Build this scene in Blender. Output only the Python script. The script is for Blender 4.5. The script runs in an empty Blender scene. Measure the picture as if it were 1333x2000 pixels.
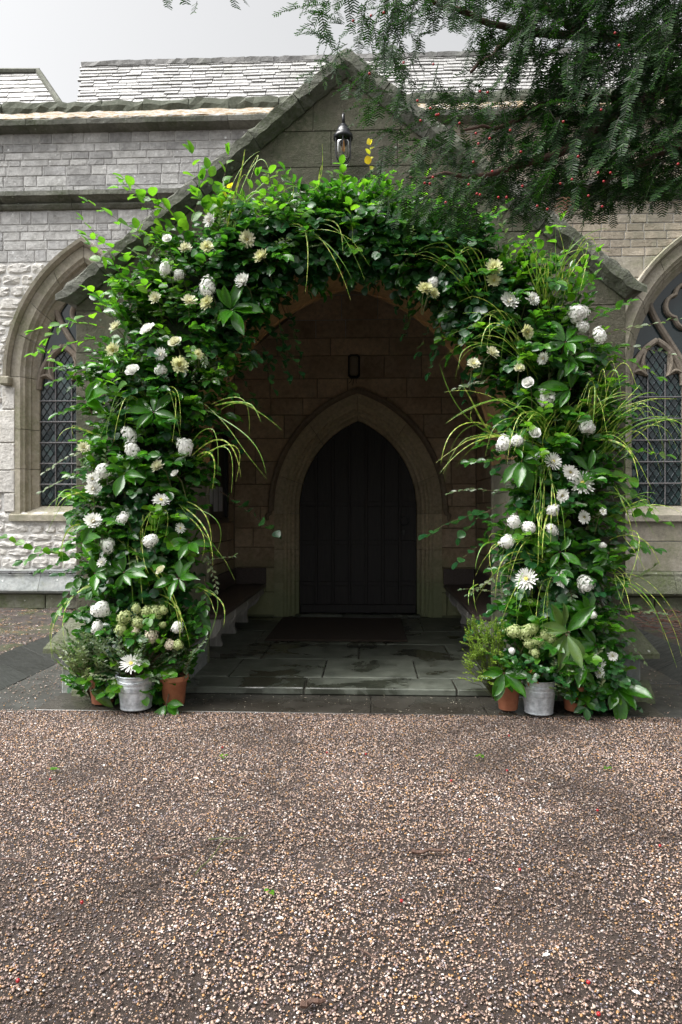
import bpy, math, random
import numpy as np
from mathutils import Vector, Matrix, Euler

SC = bpy.context.scene
COL = SC.collection
R = math.radians

# ------------------------------------------------------------ camera, sky, sun
YAW = R(2.3); CAMZ = 1.5; FPX = 1333.0
cam_d = bpy.data.cameras.new('camera')
cam_d.sensor_fit = 'HORIZONTAL'; cam_d.sensor_width = 24.0; cam_d.lens = 24.0
cam_d.clip_start = 0.05; cam_d.clip_end = 2000
cam = bpy.data.objects.new('camera', cam_d); COL.objects.link(cam)
cam.location = (0, 0, CAMZ); cam.rotation_euler = (R(90), 0, YAW)
SC.camera = cam

SUN_EL, SUN_AZ = R(58), R(248)          # azimuth clockwise from +Y (away from the camera)
world = bpy.data.worlds.new('World'); SC.world = world; world.use_nodes = True
wn = world.node_tree; wn.nodes.clear()
w_out = wn.nodes.new('ShaderNodeOutputWorld'); w_bg = wn.nodes.new('ShaderNodeBackground')
w_hs = wn.nodes.new('ShaderNodeHueSaturation'); w_sky = wn.nodes.new('ShaderNodeTexSky')
w_sky.sky_type = 'NISHITA'; w_sky.sun_disc = False
w_sky.sun_elevation = SUN_EL; w_sky.sun_rotation = SUN_AZ
w_sky.air_density = 1.0; w_sky.dust_density = 6.0; w_sky.ozone_density = 1.0
w_hs.inputs['Saturation'].default_value = 0.06
w_bg.inputs['Strength'].default_value = 0.10
wn.links.new(w_sky.outputs[0], w_hs.inputs['Color']); wn.links.new(w_hs.outputs[0], w_bg.inputs[0])
wn.links.new(w_bg.outputs[0], w_out.inputs[0])
sun_d = bpy.data.lights.new('sun', 'SUN'); sun_d.energy = 2.2; sun_d.angle = R(50); sun_d.color = (1.0, .97, .93)
sun = bpy.data.objects.new('sun', sun_d); COL.objects.link(sun)
sdir = Vector((math.sin(SUN_AZ) * math.cos(SUN_EL), math.cos(SUN_AZ) * math.cos(SUN_EL), math.sin(SUN_EL)))
sun.rotation_euler = (-sdir).to_track_quat('-Z', 'Y').to_euler()
SC.view_settings.view_transform = 'Standard'; SC.view_settings.look = 'None'
SC.view_settings.gamma = 1.0; SC.view_settings.use_curve_mapping = False
SC.view_settings.exposure = 1.45
SC.cycles.max_bounces = 6; SC.cycles.diffuse_bounces = 3; SC.cycles.glossy_bounces = 2
SC.cycles.transmission_bounces = 6; SC.cycles.transparent_max_bounces = 8
SC.cycles.use_denoising = True

_cy, _sy = math.cos(YAW), math.sin(YAW)
def at(u, v, Y):
    """photo pixel + distance from the camera plane -> point in the place"""
    x = (u - 666.5) / FPX; z = (1000 - v) / FPX
    t = Y / (_cy + x * _sy)
    return Vector((t * (-_sy + x * _cy), Y, CAMZ + t * z))

# ------------------------------------------------------------ helpers
def link(o, parent=None):
    COL.objects.link(o)
    if parent is not None: o.parent = parent
    return o
def tag(o, label=None, cat=None, group=None, kind=None):
    if label: o['label'] = label
    if cat: o['category'] = cat
    if group: o['group'] = group
    if kind: o['kind'] = kind
    return o
def empty(name, loc=(0, 0, 0), parent=None):
    o = bpy.data.objects.new(name, None); o.location = loc; o.empty_display_size = .1
    return link(o, parent)

class MB:
    def __init__(s): s.v = []; s.f = []; s.mi = []
    def add(s, vs, fs, m=0):
        b = len(s.v); s.v += [tuple(p) for p in vs]
        for f in fs: s.f.append(tuple(b + i for i in f)); s.mi.append(m)
    def box(s, x0, x1, y0, y1, z0, z1, m=0, M=None):
        vs = [Vector(p) for p in ((x0,y0,z0),(x1,y0,z0),(x1,y1,z0),(x0,y1,z0),(x0,y0,z1),(x1,y0,z1),(x1,y1,z1),(x0,y1,z1))]
        if M is not None: vs = [M @ p for p in vs]
        s.add(vs, [(0,3,2,1),(4,5,6,7),(0,1,5,4),(1,2,6,5),(2,3,7,6),(3,0,4,7)], m)
    def bbox(s, x0, x1, y0, y1, z0, z1, b=.01, m=0, M=None, jit=0, rng=None):
        """box with chamfered edges (each corner split in three)"""
        vs = []; idx = {}
        for i, x in enumerate((x0, x1)):
            for j, y in enumerate((y0, y1)):
                for k, z in enumerate((z0, z1)):
                    sx, sy, sz = (1 if i == 0 else -1), (1 if j == 0 else -1), (1 if k == 0 else -1)
                    o = Vector((0,0,0)) if not jit else Vector((rng.uniform(-jit,jit), rng.uniform(-jit,jit), rng.uniform(-jit,jit)))
                    idx[i,j,k,0] = len(vs); vs.append(Vector((x, y + sy*b, z + sz*b)) + o)
                    idx[i,j,k,1] = len(vs); vs.append(Vector((x + sx*b, y, z + sz*b)) + o)
                    idx[i,j,k,2] = len(vs); vs.append(Vector((x + sx*b, y + sy*b, z)) + o)
        fs = []
        I = idx
        for i in (0, 1):
            q = [I[i,0,0,0], I[i,1,0,0], I[i,1,1,0], I[i,0,1,0]]; fs.append(q if i else q[::-1])
            q = [I[0,i,0,1], I[1,i,0,1], I[1,i,1,1], I[0,i,1,1]]; fs.append(q if not i else q[::-1])
            q = [I[0,0,i,2], I[1,0,i,2], I[1,1,i,2], I[0,1,i,2]]; fs.append(q if i else q[::-1])
        for a in (0, 1):
            for c in (0, 1):
                fs.append([I[a,c,0,0], I[a,c,0,1], I[a,c,1,1], I[a,c,1,0]])
                fs.append([I[a,0,c,0], I[a,0,c,2], I[a,1,c,2], I[a,1,c,0]])
                fs.append([I[0,a,c,1], I[0,a,c,2], I[1,a,c,2], I[1,a,c,1]])
                for k in (0, 1): fs.append([I[a,c,k,0], I[a,c,k,1], I[a,c,k,2]])
        if M is not None: vs = [M @ p for p in vs]
        s.add(vs, fs, m)
    def prism(s, poly, d0, d1, fn, m=0):
        """polygon in (a,b) extruded from depth d0 to d1; fn(a,b,d)->xyz"""
        n = len(poly)
        vs = [fn(a, b, d0) for a, b in poly] + [fn(a, b, d1) for a, b in poly]
        fs = [tuple(range(n)), tuple(range(2*n-1, n-1, -1))] + [(i, i+n, (i+1) % n + n, (i+1) % n) for i in range(n)]
        s.add(vs, fs, m)
    def tube(s, pts, r, n=8, m=0, cap=True):
        pts = [Vector(p) for p in pts]; k = len(pts)
        rs = r if isinstance(r, (list, tuple)) else [r] * k
        vs = []; up = Vector((0.13, 0.21, 1)).normalized(); prev = None
        for i, p in enumerate(pts):
            t = (pts[min(i+1, k-1)] - pts[max(i-1, 0)]).normalized()
            if prev is None:
                a = t.cross(up)
                if a.length < 1e-3: a = t.cross(Vector((1, 0, 0)))
            else: a = prev - t * prev.dot(t)
            a.normalize(); prev = a; b = t.cross(a)
            for j in range(n):
                w = 2 * math.pi * j / n
                vs.append(p + (a * math.cos(w) + b * math.sin(w)) * rs[i])
        fs = [(i*n+j, i*n+(j+1) % n, (i+1)*n+(j+1) % n, (i+1)*n+j) for i in range(k-1) for j in range(n)]
        if cap: fs += [tuple(range(n-1, -1, -1)), tuple(range((k-1)*n, k*n))]
        s.add(vs, fs, m)
    def lathe(s, prof, n=24, c=(0, 0, 0), m=0):
        c = Vector(c); vs = []; k = len(prof)
        for r, z in prof:
            for j in range(n):
                w = 2 * math.pi * j / n; vs.append(c + Vector((r * math.cos(w), r * math.sin(w), z)))
        fs = [(i*n+j, i*n+(j+1) % n, (i+1)*n+(j+1) % n, (i+1)*n+j) for i in range(k-1) for j in range(n)]
        if prof[0][0] > 1e-4: fs.append(tuple(range(n-1, -1, -1)))
        s.add(vs, fs, m)
    def mesh(s, name, mats, smooth=False):
        me = bpy.data.meshes.new(name); me.from_pydata(s.v, [], s.f)
        for mt in (mats if isinstance(mats, (list, tuple)) else [mats]): me.materials.append(mt)
        if any(s.mi): me.polygons.foreach_set('material_index', s.mi)
        if smooth: me.polygons.foreach_set('use_smooth', [True] * len(s.f))
        me.update(); return me
    def build(s, name, mats, parent=None, smooth=False):
        return link(bpy.data.objects.new(name, s.mesh(name, mats, smooth)), parent)

# ------------------------------------------------------------ material helpers
class NT:
    def __init__(s, name):
        s.m = bpy.data.materials.new(name); s.m.use_nodes = True
        s.t = s.m.node_tree; s.t.nodes.clear()
        s.out = s.t.nodes.new('ShaderNodeOutputMaterial')
    def n(s, typ, ins=None, **kw):
        nd = s.t.nodes.new('ShaderNode' + typ)
        for k, v in kw.items(): setattr(nd, k, v)
        for k, v in (ins or {}).items(): s.set(nd.inputs[k], v)
        return nd
    def set(s, sock, v):
        if isinstance(v, bpy.types.NodeSocket): s.t.links.new(v, sock)
        elif isinstance(v, bpy.types.Node): s.t.links.new(v.outputs[0], sock)
        else:
            if sock.type == 'RGBA' and len(v) == 3: v = (*v, 1)
            sock.default_value = v
    def noise(s, vec, scale, detail=4, rough=.55, dist=0.0):
        return s.n('TexNoise', {'Vector': vec, 'Scale': scale, 'Detail': detail, 'Roughness': rough, 'Distortion': dist}).outputs['Fac']
    def ramp(s, fac, stops, interp='LINEAR'):
        nd = s.n('ValToRGB', {'Fac': fac}); cr = nd.color_ramp; cr.interpolation = interp
        while len(cr.elements) < len(stops): cr.elements.new(.5)
        for e, (p, c) in zip(cr.elements, stops):
            e.position = p; e.color = (c, c, c, 1) if isinstance(c, (int, float)) else (*c, 1)
        return nd.outputs[0]
    def mix(s, fac, a, b, mode='MIX'):
        nd = s.n('Mix', data_type='RGBA', blend_type=mode)
        s.set(nd.inputs[0], fac); s.set(nd.inputs[6], a); s.set(nd.inputs[7], b)
        return nd.outputs[2]
    def math(s, op, a, b=0.0):
        nd = s.n('Math', operation=op); s.set(nd.inputs[0], a); s.set(nd.inputs[1], b); return nd.outputs[0]
    def rng(s, v, a, b, c, d):
        nd = s.n('MapRange'); 
        for i, x in enumerate((v, a, b, c, d)): s.set(nd.inputs[i], x)
        return nd.outputs[0]
    def bump(s, h, strength=.4, dist=.01, normal=None):
        nd = s.n('Bump', {'Height': h, 'Strength': strength, 'Distance': dist})
        if normal is not None: s.set(nd.inputs['Normal'], normal)
        return nd.outputs[0]
    def bsdf(s, color, rough=.7, normal=None, **kw):
        b = s.n('BsdfPrincipled', {'Base Color': color, 'Roughness': rough})
        if normal is not None: s.set(b.inputs['Normal'], normal)
        for k, v in kw.items(): s.set(b.inputs[k.replace('_', ' ')], v)
        return b
    def done(s, sh): s.t.links.new(sh.outputs[0], s.out.inputs['Surface']); return s.m

def stone_mat(name, c1, c2, c3, moss=None, moss_amt=.5, lichen=None, lichen_amt=.0, var=.3, rough=.85, ground_green=None, bump=.5, grain=60):
    t = NT(name)
    tc = t.n('TexCoord').outputs['Object']
    rnd = t.n('ObjectInfo').outputs['Random']
    off = t.n('Combine' + 'XYZ', {'X': t.math('MULTIPLY', rnd, 7.0), 'Y': 0.0, 'Z': t.math('MULTIPLY', rnd, 3.0)}).outputs[0]
    vec = t.n('VectorMath', {0: tc, 1: off}, operation='ADD').outputs[0]
    big = t.noise(vec, 2.2, 6, .6); fine = t.noise(vec, 22, 8, .65)
    col = t.ramp(big, [(.3, c1), (.5, c2), (.72, c3)])
    col = t.mix(1.0, col, t.ramp(fine, [(.25, .62), (.55, 1.0), (.8, 1.25)]), 'MULTIPLY')
    tone = t.rng(rnd, 0, 1, 1 - var, 1 + var)
    col = t.mix(1.0, col, t.n('CombineXYZ', {'X': tone, 'Y': tone, 'Z': t.rng(rnd, 0, 1, 1 - var * .95, 1 + var * .9)}).outputs[0], 'MULTIPLY')
    if moss is not None:
        mk = t.ramp(t.noise(tc, 1.1, 7, .7, .3), [(.62 - moss_amt * .4, 0.0), (.78 - moss_amt * .3, 1.0)])
        mk = t.math('MULTIPLY', mk, t.ramp(t.noise(tc, 30, 4, .6), [(.3, .25), (.6, 1.0)]))
        col = t.mix(mk, col, moss)
    if ground_green is not None:      # algae: grows in an uneven tide mark on the damp lowest courses
        z = t.n('SeparateXYZ', {0: tc}).outputs['Z']
        zz = t.math('ADD', z, t.math('MULTIPLY', t.noise(tc, 2.5, 6, .65), -1.3))
        mk = t.rng(zz, -.35, .35, .8, 0)
        col = t.mix(mk, col, ground_green)
    if lichen is not None:
        vo = t.n('TexVoronoi', {'Vector': tc, 'Scale': 9.0, 'Randomness': 1.0}).outputs['Distance']
        sp = t.math('ADD', vo, t.math('MULTIPLY', t.noise(tc, 35, 4), .22))
        mk = t.ramp(sp, [(.13 + lichen_amt * .25, 1.0), (.2 + lichen_amt * .25, 0.0)])
        mk = t.math('MULTIPLY', mk, t.ramp(t.noise(tc, 1.7, 4), [(.45, 0.0), (.58, 1.0)]))
        col = t.mix(mk, col, lichen)
    h = t.math('ADD', t.noise(vec, 9, 8, .65), t.math('MULTIPLY', t.noise(vec, grain, 6, .7), .5))
    nm = t.bump(h, bump, .03)
    return t.done(t.bsdf(col, rough, nm))

def leaf_mat(name, ca, cb, cc, trans=.3, rough=.28, tcol=(.25, .5, .05), spec=.5):
    t = NT(name)
    r = t.n('NewGeometry').outputs['Random Per Island']
    col = t.ramp(r, [(0, ca), (.6, cb), (1, cc)])
    tc = t.n('TexCoord').outputs['Object']
    col = t.mix(1.0, col, t.ramp(t.noise(tc, 45, 4), [(.3, .75), (.7, 1.2)]), 'MULTIPLY')
    col = t.mix(t.ramp(t.noise(tc, 2.6, 3), [(.42, 0.0), (.66, .55)]), col, t.mix(1.0, col, (1.7, 1.25, .8, 1), 'MULTIPLY'))
    p = t.bsdf(col, t.rng(t.noise(tc, 8, 3), .35, .65, rough * .8, rough * 1.7), None, Specular_IOR_Level=spec)
    tr = t.n('BsdfTranslucent', {'Color': t.mix(.5, tcol, t.mix(1.0, col, (3, 3, 2, 1), 'MULTIPLY'))})
    mx = t.n('MixShader', {0: trans}); t.t.links.new(p.outputs[0], mx.inputs[1]); t.t.links.new(tr.outputs[0], mx.inputs[2])
    return t.done(mx)

def simple_mat(name, c1, c2, rough=.6, scale=20, bump=.2, metallic=0.0, var=0.0, spec=.5, stretch=None, detail=5, rough2=None):
    t = NT(name); tc = t.n('TexCoord').outputs['Object']
    if stretch: tc = t.n('Mapping', {'Vector': tc, 'Scale': stretch}).outputs[0]
    nz = t.noise(tc, scale, detail, .6)
    col = t.ramp(nz, [(.3, c1), (.7, c2)])
    if var:
        tone = t.rng(t.n('ObjectInfo').outputs['Random'], 0, 1, 1 - var, 1 + var)
        col = t.mix(1.0, col, t.n('CombineXYZ', {'X': tone, 'Y': tone, 'Z': tone}).outputs[0], 'MULTIPLY')
    ro = rough if rough2 is None else t.rng(t.noise(tc, scale * .35, 5), .35, .65, rough, rough2)
    return t.done(t.bsdf(col, ro, t.bump(nz, bump, .01), Metallic=metallic, Specular_IOR_Level=spec))

M = {}
M['wall_upper'] = stone_mat('wall_upper_stone', (.27,.268,.262), (.41,.408,.40), (.54,.54,.535), moss=(.19,.19,.16), moss_amt=.12, lichen=(.72,.74,.74), lichen_amt=.28, var=.15, bump=1.0, grain=30)
M['wall_rubble'] = stone_mat('wall_rubble_stone', (.44,.425,.395), (.58,.565,.535), (.68,.67,.64), moss=(.30,.27,.19), moss_amt=.16, var=.1, bump=1.0, grain=25)
M['wall_brown'] = stone_mat('wall_brown_stone', (.22,.185,.14), (.31,.27,.21), (.38,.34,.28), moss=(.19,.19,.14), moss_amt=.3, lichen=(.46,.46,.44), var=.2, bump=.8, grain=35)
M['mortar_pale'] = stone_mat('mortar_pale', (.48,.475,.465), (.57,.565,.55), (.64,.63,.61), var=0, bump=.6)
M['mortar_brown'] = stone_mat('mortar_brown', (.34,.33,.30), (.42,.41,.38), (.48,.47,.44), var=0, bump=.6)
M['dressed'] = stone_mat('dressed_stone', (.26,.24,.19), (.34,.31,.25), (.42,.39,.33), moss=(.17,.18,.10), moss_amt=.45, lichen=(.5,.5,.45), var=.12)
M['tracery'] = stone_mat('tracery_stone', (.15,.125,.10), (.21,.18,.145), (.26,.225,.18), moss=(.15,.11,.075), moss_amt=.3, var=.1)
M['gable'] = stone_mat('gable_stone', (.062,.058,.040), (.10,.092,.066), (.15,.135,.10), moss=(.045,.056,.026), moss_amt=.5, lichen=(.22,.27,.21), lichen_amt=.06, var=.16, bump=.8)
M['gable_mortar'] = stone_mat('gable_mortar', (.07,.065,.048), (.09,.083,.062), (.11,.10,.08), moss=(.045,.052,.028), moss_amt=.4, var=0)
M['coping'] = stone_mat('coping_stone', (.085,.088,.072), (.13,.132,.112), (.21,.212,.185), moss=(.055,.068,.032), moss_amt=.45, lichen=(.36,.40,.35), lichen_amt=.14, var=.12, bump=1.0, grain=30)
M['inner'] = stone_mat('porch_inner_stone', (.42,.31,.21), (.54,.41,.285), (.62,.50,.37), moss=(.31,.26,.18), moss_amt=.15, var=.2, ground_green=(.26,.31,.16))
M['inner_mortar'] = stone_mat('porch_inner_mortar', (.22,.175,.125), (.28,.22,.16), (.32,.26,.19), var=0, ground_green=(.17,.20,.11))
M['arch_stone'] = stone_mat('arch_stone', (.36,.225,.10), (.46,.30,.145), (.52,.36,.19), var=.12, bump=.3)
M['arch_jamb'] = stone_mat('arch_jamb_stone', (.17,.155,.12), (.23,.21,.165), (.28,.26,.21), moss=(.12,.14,.075), moss_amt=.3, var=.12, bump=.4, ground_green=(.13,.15,.09))
M['door_arch'] = stone_mat('door_arch_stone', (.42,.345,.23), (.52,.44,.30), (.58,.50,.36), var=.1, bump=.3, ground_green=(.23,.28,.15))
M['plinth'] = stone_mat('plinth_stone', (.11,.11,.085), (.16,.16,.125), (.23,.23,.185), moss=(.095,.115,.05), moss_amt=.6, lichen=(.5,.52,.47), lichen_amt=.16, var=.12, bump=1.0, grain=35)
M['plinth_blue'] = stone_mat('plinth_weathering', (.20,.22,.22), (.27,.29,.29), (.36,.37,.36), moss=(.17,.18,.10), moss_amt=.2, lichen=(.62,.64,.62), lichen_amt=.14, var=.1)
M['slate'] = stone_mat('stone_slate', (.28,.277,.27), (.37,.366,.36), (.45,.446,.44), moss=(.17,.18,.15), moss_amt=.25, var=.14, rough=.6)
M['under_slate'] = simple_mat('under_slate', (.14,.15,.16), (.20,.21,.22), .8)
M['moss_dark'] = simple_mat('dark_moss', (.05,.06,.04), (.10,.105,.08), .95, 30, .8)
M['lichen_top'] = None
t = NT('coping_lichen'); tc = t.n('TexCoord').outputs['Object']
nz = t.noise(tc, 9, 8, .75, .8)
t.done(t.bsdf(t.ramp(nz, [(.36, (.09,.10,.05)), (.44, (.26,.17,.08)), (.50, (.28,.22,.14)), (.54, (.36,.35,.33)), (.7, (.44,.43,.42))]), .7, t.bump(t.noise(tc, 14, 8, .7), .8, .04)))
M['lichen_top'] = t.m
M['lead'] = simple_mat('lead_came', (.22,.25,.28), (.34,.37,.40), .45, 40, .2)
M['iron'] = simple_mat('saddle_bar_iron', (.10,.10,.11), (.18,.17,.17), .5, 30, .2)
t = NT('leaded_glass'); rnd = t.n('ObjectInfo').outputs['Random']; tc = t.n('TexCoord').outputs['Object']
t.done(t.bsdf(t.ramp(rnd, [(0, (.012,.02,.022)), (.6, (.02,.034,.036)), (1, (.03,.06,.058))]), .06, t.bump(t.noise(tc, 18, 3), .25, .01), Specular_IOR_Level=.6))
M['glass'] = t.m
M['bench_grey'] = simple_mat('weathered_oak', (.30,.29,.27), (.50,.48,.45), .7, 9, .3, stretch=(8, 8, .6), detail=8)
M['bench_dark'] = simple_mat('dark_oak_seat', (.06,.045,.041), (.12,.092,.083), .42, 8, .25, stretch=(8, .7, 8), detail=8)
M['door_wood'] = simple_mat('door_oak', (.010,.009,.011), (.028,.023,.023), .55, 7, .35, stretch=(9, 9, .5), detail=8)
M['black_metal'] = simple_mat('black_metal', (.008,.009,.012), (.02,.022,.026), .3, 30, .1)
t = NT('wet_flagstone'); tc = t.n('TexCoord').outputs['Object']; rnd = t.n('ObjectInfo').outputs['Random']
nz = t.noise(tc, 4, 8, .65); wet = t.noise(tc, 1.6, 5, .6, .4)
col = t.ramp(nz, [(.3, (.075,.084,.068)), (.55, (.135,.147,.12)), (.75, (.20,.215,.18))])
tone = t.rng(rnd, 0, 1, .8, 1.2)
col = t.mix(1.0, col, t.n('CombineXYZ', {'X': tone, 'Y': tone, 'Z': tone}).outputs[0], 'MULTIPLY')
wm = t.ramp(wet, [(.5, 0.0), (.58, 1.0)])
col = t.mix(wm, col, t.mix(1.0, col, (.4,.4,.36), 'MULTIPLY'))
t.done(t.bsdf(col, t.rng(wm, 0, 1, .55, .12), t.bump(t.noise(tc, 30, 8, .7), t.rng(wm, 0, 1, .35, .06), .01)))
M['flag'] = t.m
t = NT('wet_threshold_slab'); tc = t.n('TexCoord').outputs['Object']
nz = t.noise(tc, 5, 8, .65)
t.done(t.bsdf(t.ramp(nz, [(.3, (.022,.02,.016)), (.7, (.055,.05,.042))]), t.rng(t.noise(tc, 2.5, 4), .4, .6, .1, .35), t.bump(t.noise(tc, 25, 7, .7), .15, .01)))
M['wet_slab'] = t.m
M['gutter'] = simple_mat('wet_gutter_slab', (.022,.023,.02), (.052,.053,.046), .3, 9, .4, rough2=.7, var=.15)
M['bank_slab'] = simple_mat('dark_bank_slab', (.018,.021,.019), (.038,.042,.038), .5, 9, .4, rough2=.8, var=.2, stretch=(1, 6, 6))
t = NT('soil'); tc = t.n('TexCoord').outputs['Object']
nz = t.noise(tc, 3, 9, .7); mm = t.ramp(t.noise(tc, 1.8, 6, .65), [(.52, 0.0), (.62, .7)])
col = t.mix(mm, t.ramp(nz, [(.3, (.028,.022,.02)), (.6, (.065,.052,.044)), (.8, (.10,.085,.07))]), (.06,.075,.025))
t.done(t.bsdf(col, .8, t.bump(t.noise(tc, 35, 9, .75), 1.0, .03)))
M['soil'] = t.m
t = NT('gravel_bed'); tc = t.n('TexCoord').outputs['Object']
col = t.ramp(t.noise(tc, 60, 8, .75), [(.3, (.022,.015,.012)), (.55, (.05,.034,.026)), (.75, (.10,.07,.052))])
t.done(t.bsdf(col, .75, t.bump(t.noise(tc, 90, 8, .8), .9, .02)))
M['gravel_bed'] = t.m
t = NT('pebble'); rnd = t.n('ObjectInfo').outputs['Random']; tc = t.n('TexCoord').outputs['Object']
col = t.ramp(rnd, [(0, (.15,.10,.087)), (.18, (.28,.19,.15)), (.33, (.44,.24,.095)), (.41, (.42,.30,.23)), (.54, (.23,.19,.19)), (.63, (.53,.42,.345)), (.75, (.13,.115,.135)), (.81, (.34,.23,.17)), (.92, (.70,.65,.62)), (.965, (.24,.125,.075))], 'CONSTANT')
col = t.mix(1.0, col, t.ramp(t.noise(tc, 3.5, 4), [(.3, .75), (.7, 1.15)]), 'MULTIPLY')
loc_ = t.n('ObjectInfo').outputs['Location']; damp = t.noise(loc_, .75, 5, .62, .5)      # muddy, damp drifts
dm = t.ramp(damp, [(.36, .42), (.5, .85), (.62, 1.12)]); col = t.mix(1.0, col, dm, 'MULTIPLY')
col = t.mix(t.rng(damp, .34, .46, .45, 0), col, (.07,.046,.036))
t.done(t.bsdf(col, t.rng(damp, .36, .55, .28, .5))); M['pebble'] = t.m
M['galv'] = simple_mat('galvanised_steel', (.32,.35,.38), (.74,.78,.82), .32, 26, .2, metallic=.55, rough2=.6)
M['terracotta'] = simple_mat('terracotta', (.30,.10,.05), (.45,.18,.095), .65, 12, .2, var=.12)
M['mat_brown'] = simple_mat('coir_mat', (.03,.022,.016), (.07,.05,.038), .95, 160, 1.0)
M['bark'] = simple_mat('yew_bark', (.05,.028,.02), (.12,.065,.045), .75, 14, .6, stretch=(6, 1, 1))
M['stem'] = simple_mat('green_stem', (.05,.07,.02), (.12,.13,.05), .5, 20, .2)
M['stem_brown'] = simple_mat('brown_stem', (.06,.035,.02), (.14,.085,.05), .6, 20, .2)
M['yew'] = leaf_mat('yew_needles', (.005,.022,.006), (.010,.040,.008), (.026,.078,.011), .14, .45, (.07,.28,.015), spec=.2)
M['yew_brown'] = leaf_mat('dead_yew_needles', (.05,.022,.01), (.08,.034,.013), (.10,.045,.018), .1, .5)
M['yew_twig'] = simple_mat('yew_twig', (.012,.016,.008), (.03,.03,.015), .7, 30, .2)
M['yellow_leaf'] = leaf_mat('yellowing_leaf', (.30,.36,.03), (.48,.46,.03), (.6,.42,.02), .45, .35, (.6,.6,.04))
M['berry'] = simple_mat('red_aril', (.22,.006,.010), (.34,.012,.014), .3, 10, 0)
M['beech'] = leaf_mat('beech_leaf', (.034,.13,.010), (.062,.19,.014), (.115,.26,.02), .42, .28, (.22,.55,.02), spec=.5)
M['laurel'] = leaf_mat('laurel_leaf', (.013,.072,.011), (.028,.12,.016), (.06,.18,.022), .3, .2, (.15,.5,.015), spec=.6)
M['olive'] = leaf_mat('olive_leaf', (.06,.105,.05), (.105,.16,.085), (.17,.22,.14), .25, .32, (.22,.4,.1))
M['ivy'] = leaf_mat('ivy_leaf', (.008,.048,.018), (.019,.082,.026), (.036,.12,.034), .22, .24, (.12,.38,.05), spec=.55)
M['magnolia'] = leaf_mat('magnolia_leaf', (.014,.08,.006), (.03,.13,.009), (.06,.18,.013), .3, .18, (.2,.55,.012), spec=.6)
M['magnolia_pale'] = leaf_mat('magnolia_pale_leaf', (.045,.11,.022), (.07,.135,.035), (.12,.18,.07), .32, .3, (.26,.48,.05))
M['magnolia_brown'] = leaf_mat('magnolia_brown_leaf', (.20,.075,.02), (.25,.10,.028), (.22,.085,.022), .1, .4)
M['moss_green'] = leaf_mat('solidago_green', (.10,.19,.02), (.16,.26,.03), (.22,.32,.04), .4, .5, (.4,.6,.05))
t = NT('zebra_grass'); uv = t.n('TexCoord').outputs['UV']; sx = t.n('SeparateXYZ', {0: uv}).outputs
rnd = t.n('ObjectInfo').outputs['Random']
wv = t.math('ADD', t.math('SINE', t.math('MULTIPLY', sx['Y'], 75.0)), t.math('MULTIPLY', t.noise(uv, 9, 3), 1.4))
bnd = t.ramp(wv, [(.55, 0.0), (.9, 1.0)]); bnd = t.math('MULTIPLY', bnd, t.rng(rnd, .25, .6, .15, 1.0))
col = t.mix(bnd, t.ramp(rnd, [(0, (.09,.26,.02)), (.7, (.16,.36,.03)), (1, (.30,.44,.035))]), (.58,.64,.14))
p = t.bsdf(col, .3); tr = t.n('BsdfTranslucent', {'Color': t.mix(.5, col, (.45,.6,.06))})
mx = t.n('MixShader', {0: .35}); t.t.links.new(p.outputs[0], mx.inputs[1]); t.t.links.new(tr.outputs[0], mx.inputs[2])
M['zebra'] = t.done(mx)
def petal_mat(name, ca, cb, tcol, trans=.3):
    t = NT(name); r = t.n('NewGeometry').outputs['Random Per Island']
    col = t.ramp(r, [(0, ca), (1, cb)])
    p = t.bsdf(col, .5); tr = t.n('BsdfTranslucent', {'Color': tcol})
    mx = t.n('MixShader', {0: trans}); t.t.links.new(p.outputs[0], mx.inputs[1]); t.t.links.new(tr.outputs[0], mx.inputs[2])
    return t.done(mx)
M['p_white'] = petal_mat('white_petal', (.84,.84,.80), (.90,.90,.88), (.88,.88,.82))
M['p_cream'] = petal_mat('cream_petal', (.72,.71,.52), (.82,.82,.68), (.8,.8,.5))
M['p_yellow'] = petal_mat('yellow_petal', (.72,.74,.40), (.82,.82,.60), (.8,.8,.45))
M['p_green'] = petal_mat('green_floret', (.36,.44,.16), (.56,.60,.32), (.5,.6,.2))
M['p_pink'] = petal_mat('blush_floret', (.68,.58,.48), (.74,.70,.54), (.8,.7,.5))
M['p_centre'] = simple_mat('flower_centre', (.55,.45,.06), (.66,.60,.18), .7)
M['white_petal_fallen'] = M['p_white']
M['paper'] = simple_mat('notice_paper', (.5,.5,.55), (.6,.6,.64), .6)
M['fixture'] = simple_mat('bulkhead_glass', (.24,.20,.15), (.30,.26,.2), .4)
t = NT('lamp_glass'); g = t.n('BsdfGlass', {'Roughness': .02, 'IOR': 1.25}); M['lampglass'] = t.done(g)
t = NT('bulb_filament'); e = t.n('Emission', {'Color': (1.0,.48,.12), 'Strength': .10}); M['bulb'] = t.done(e)
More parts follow.
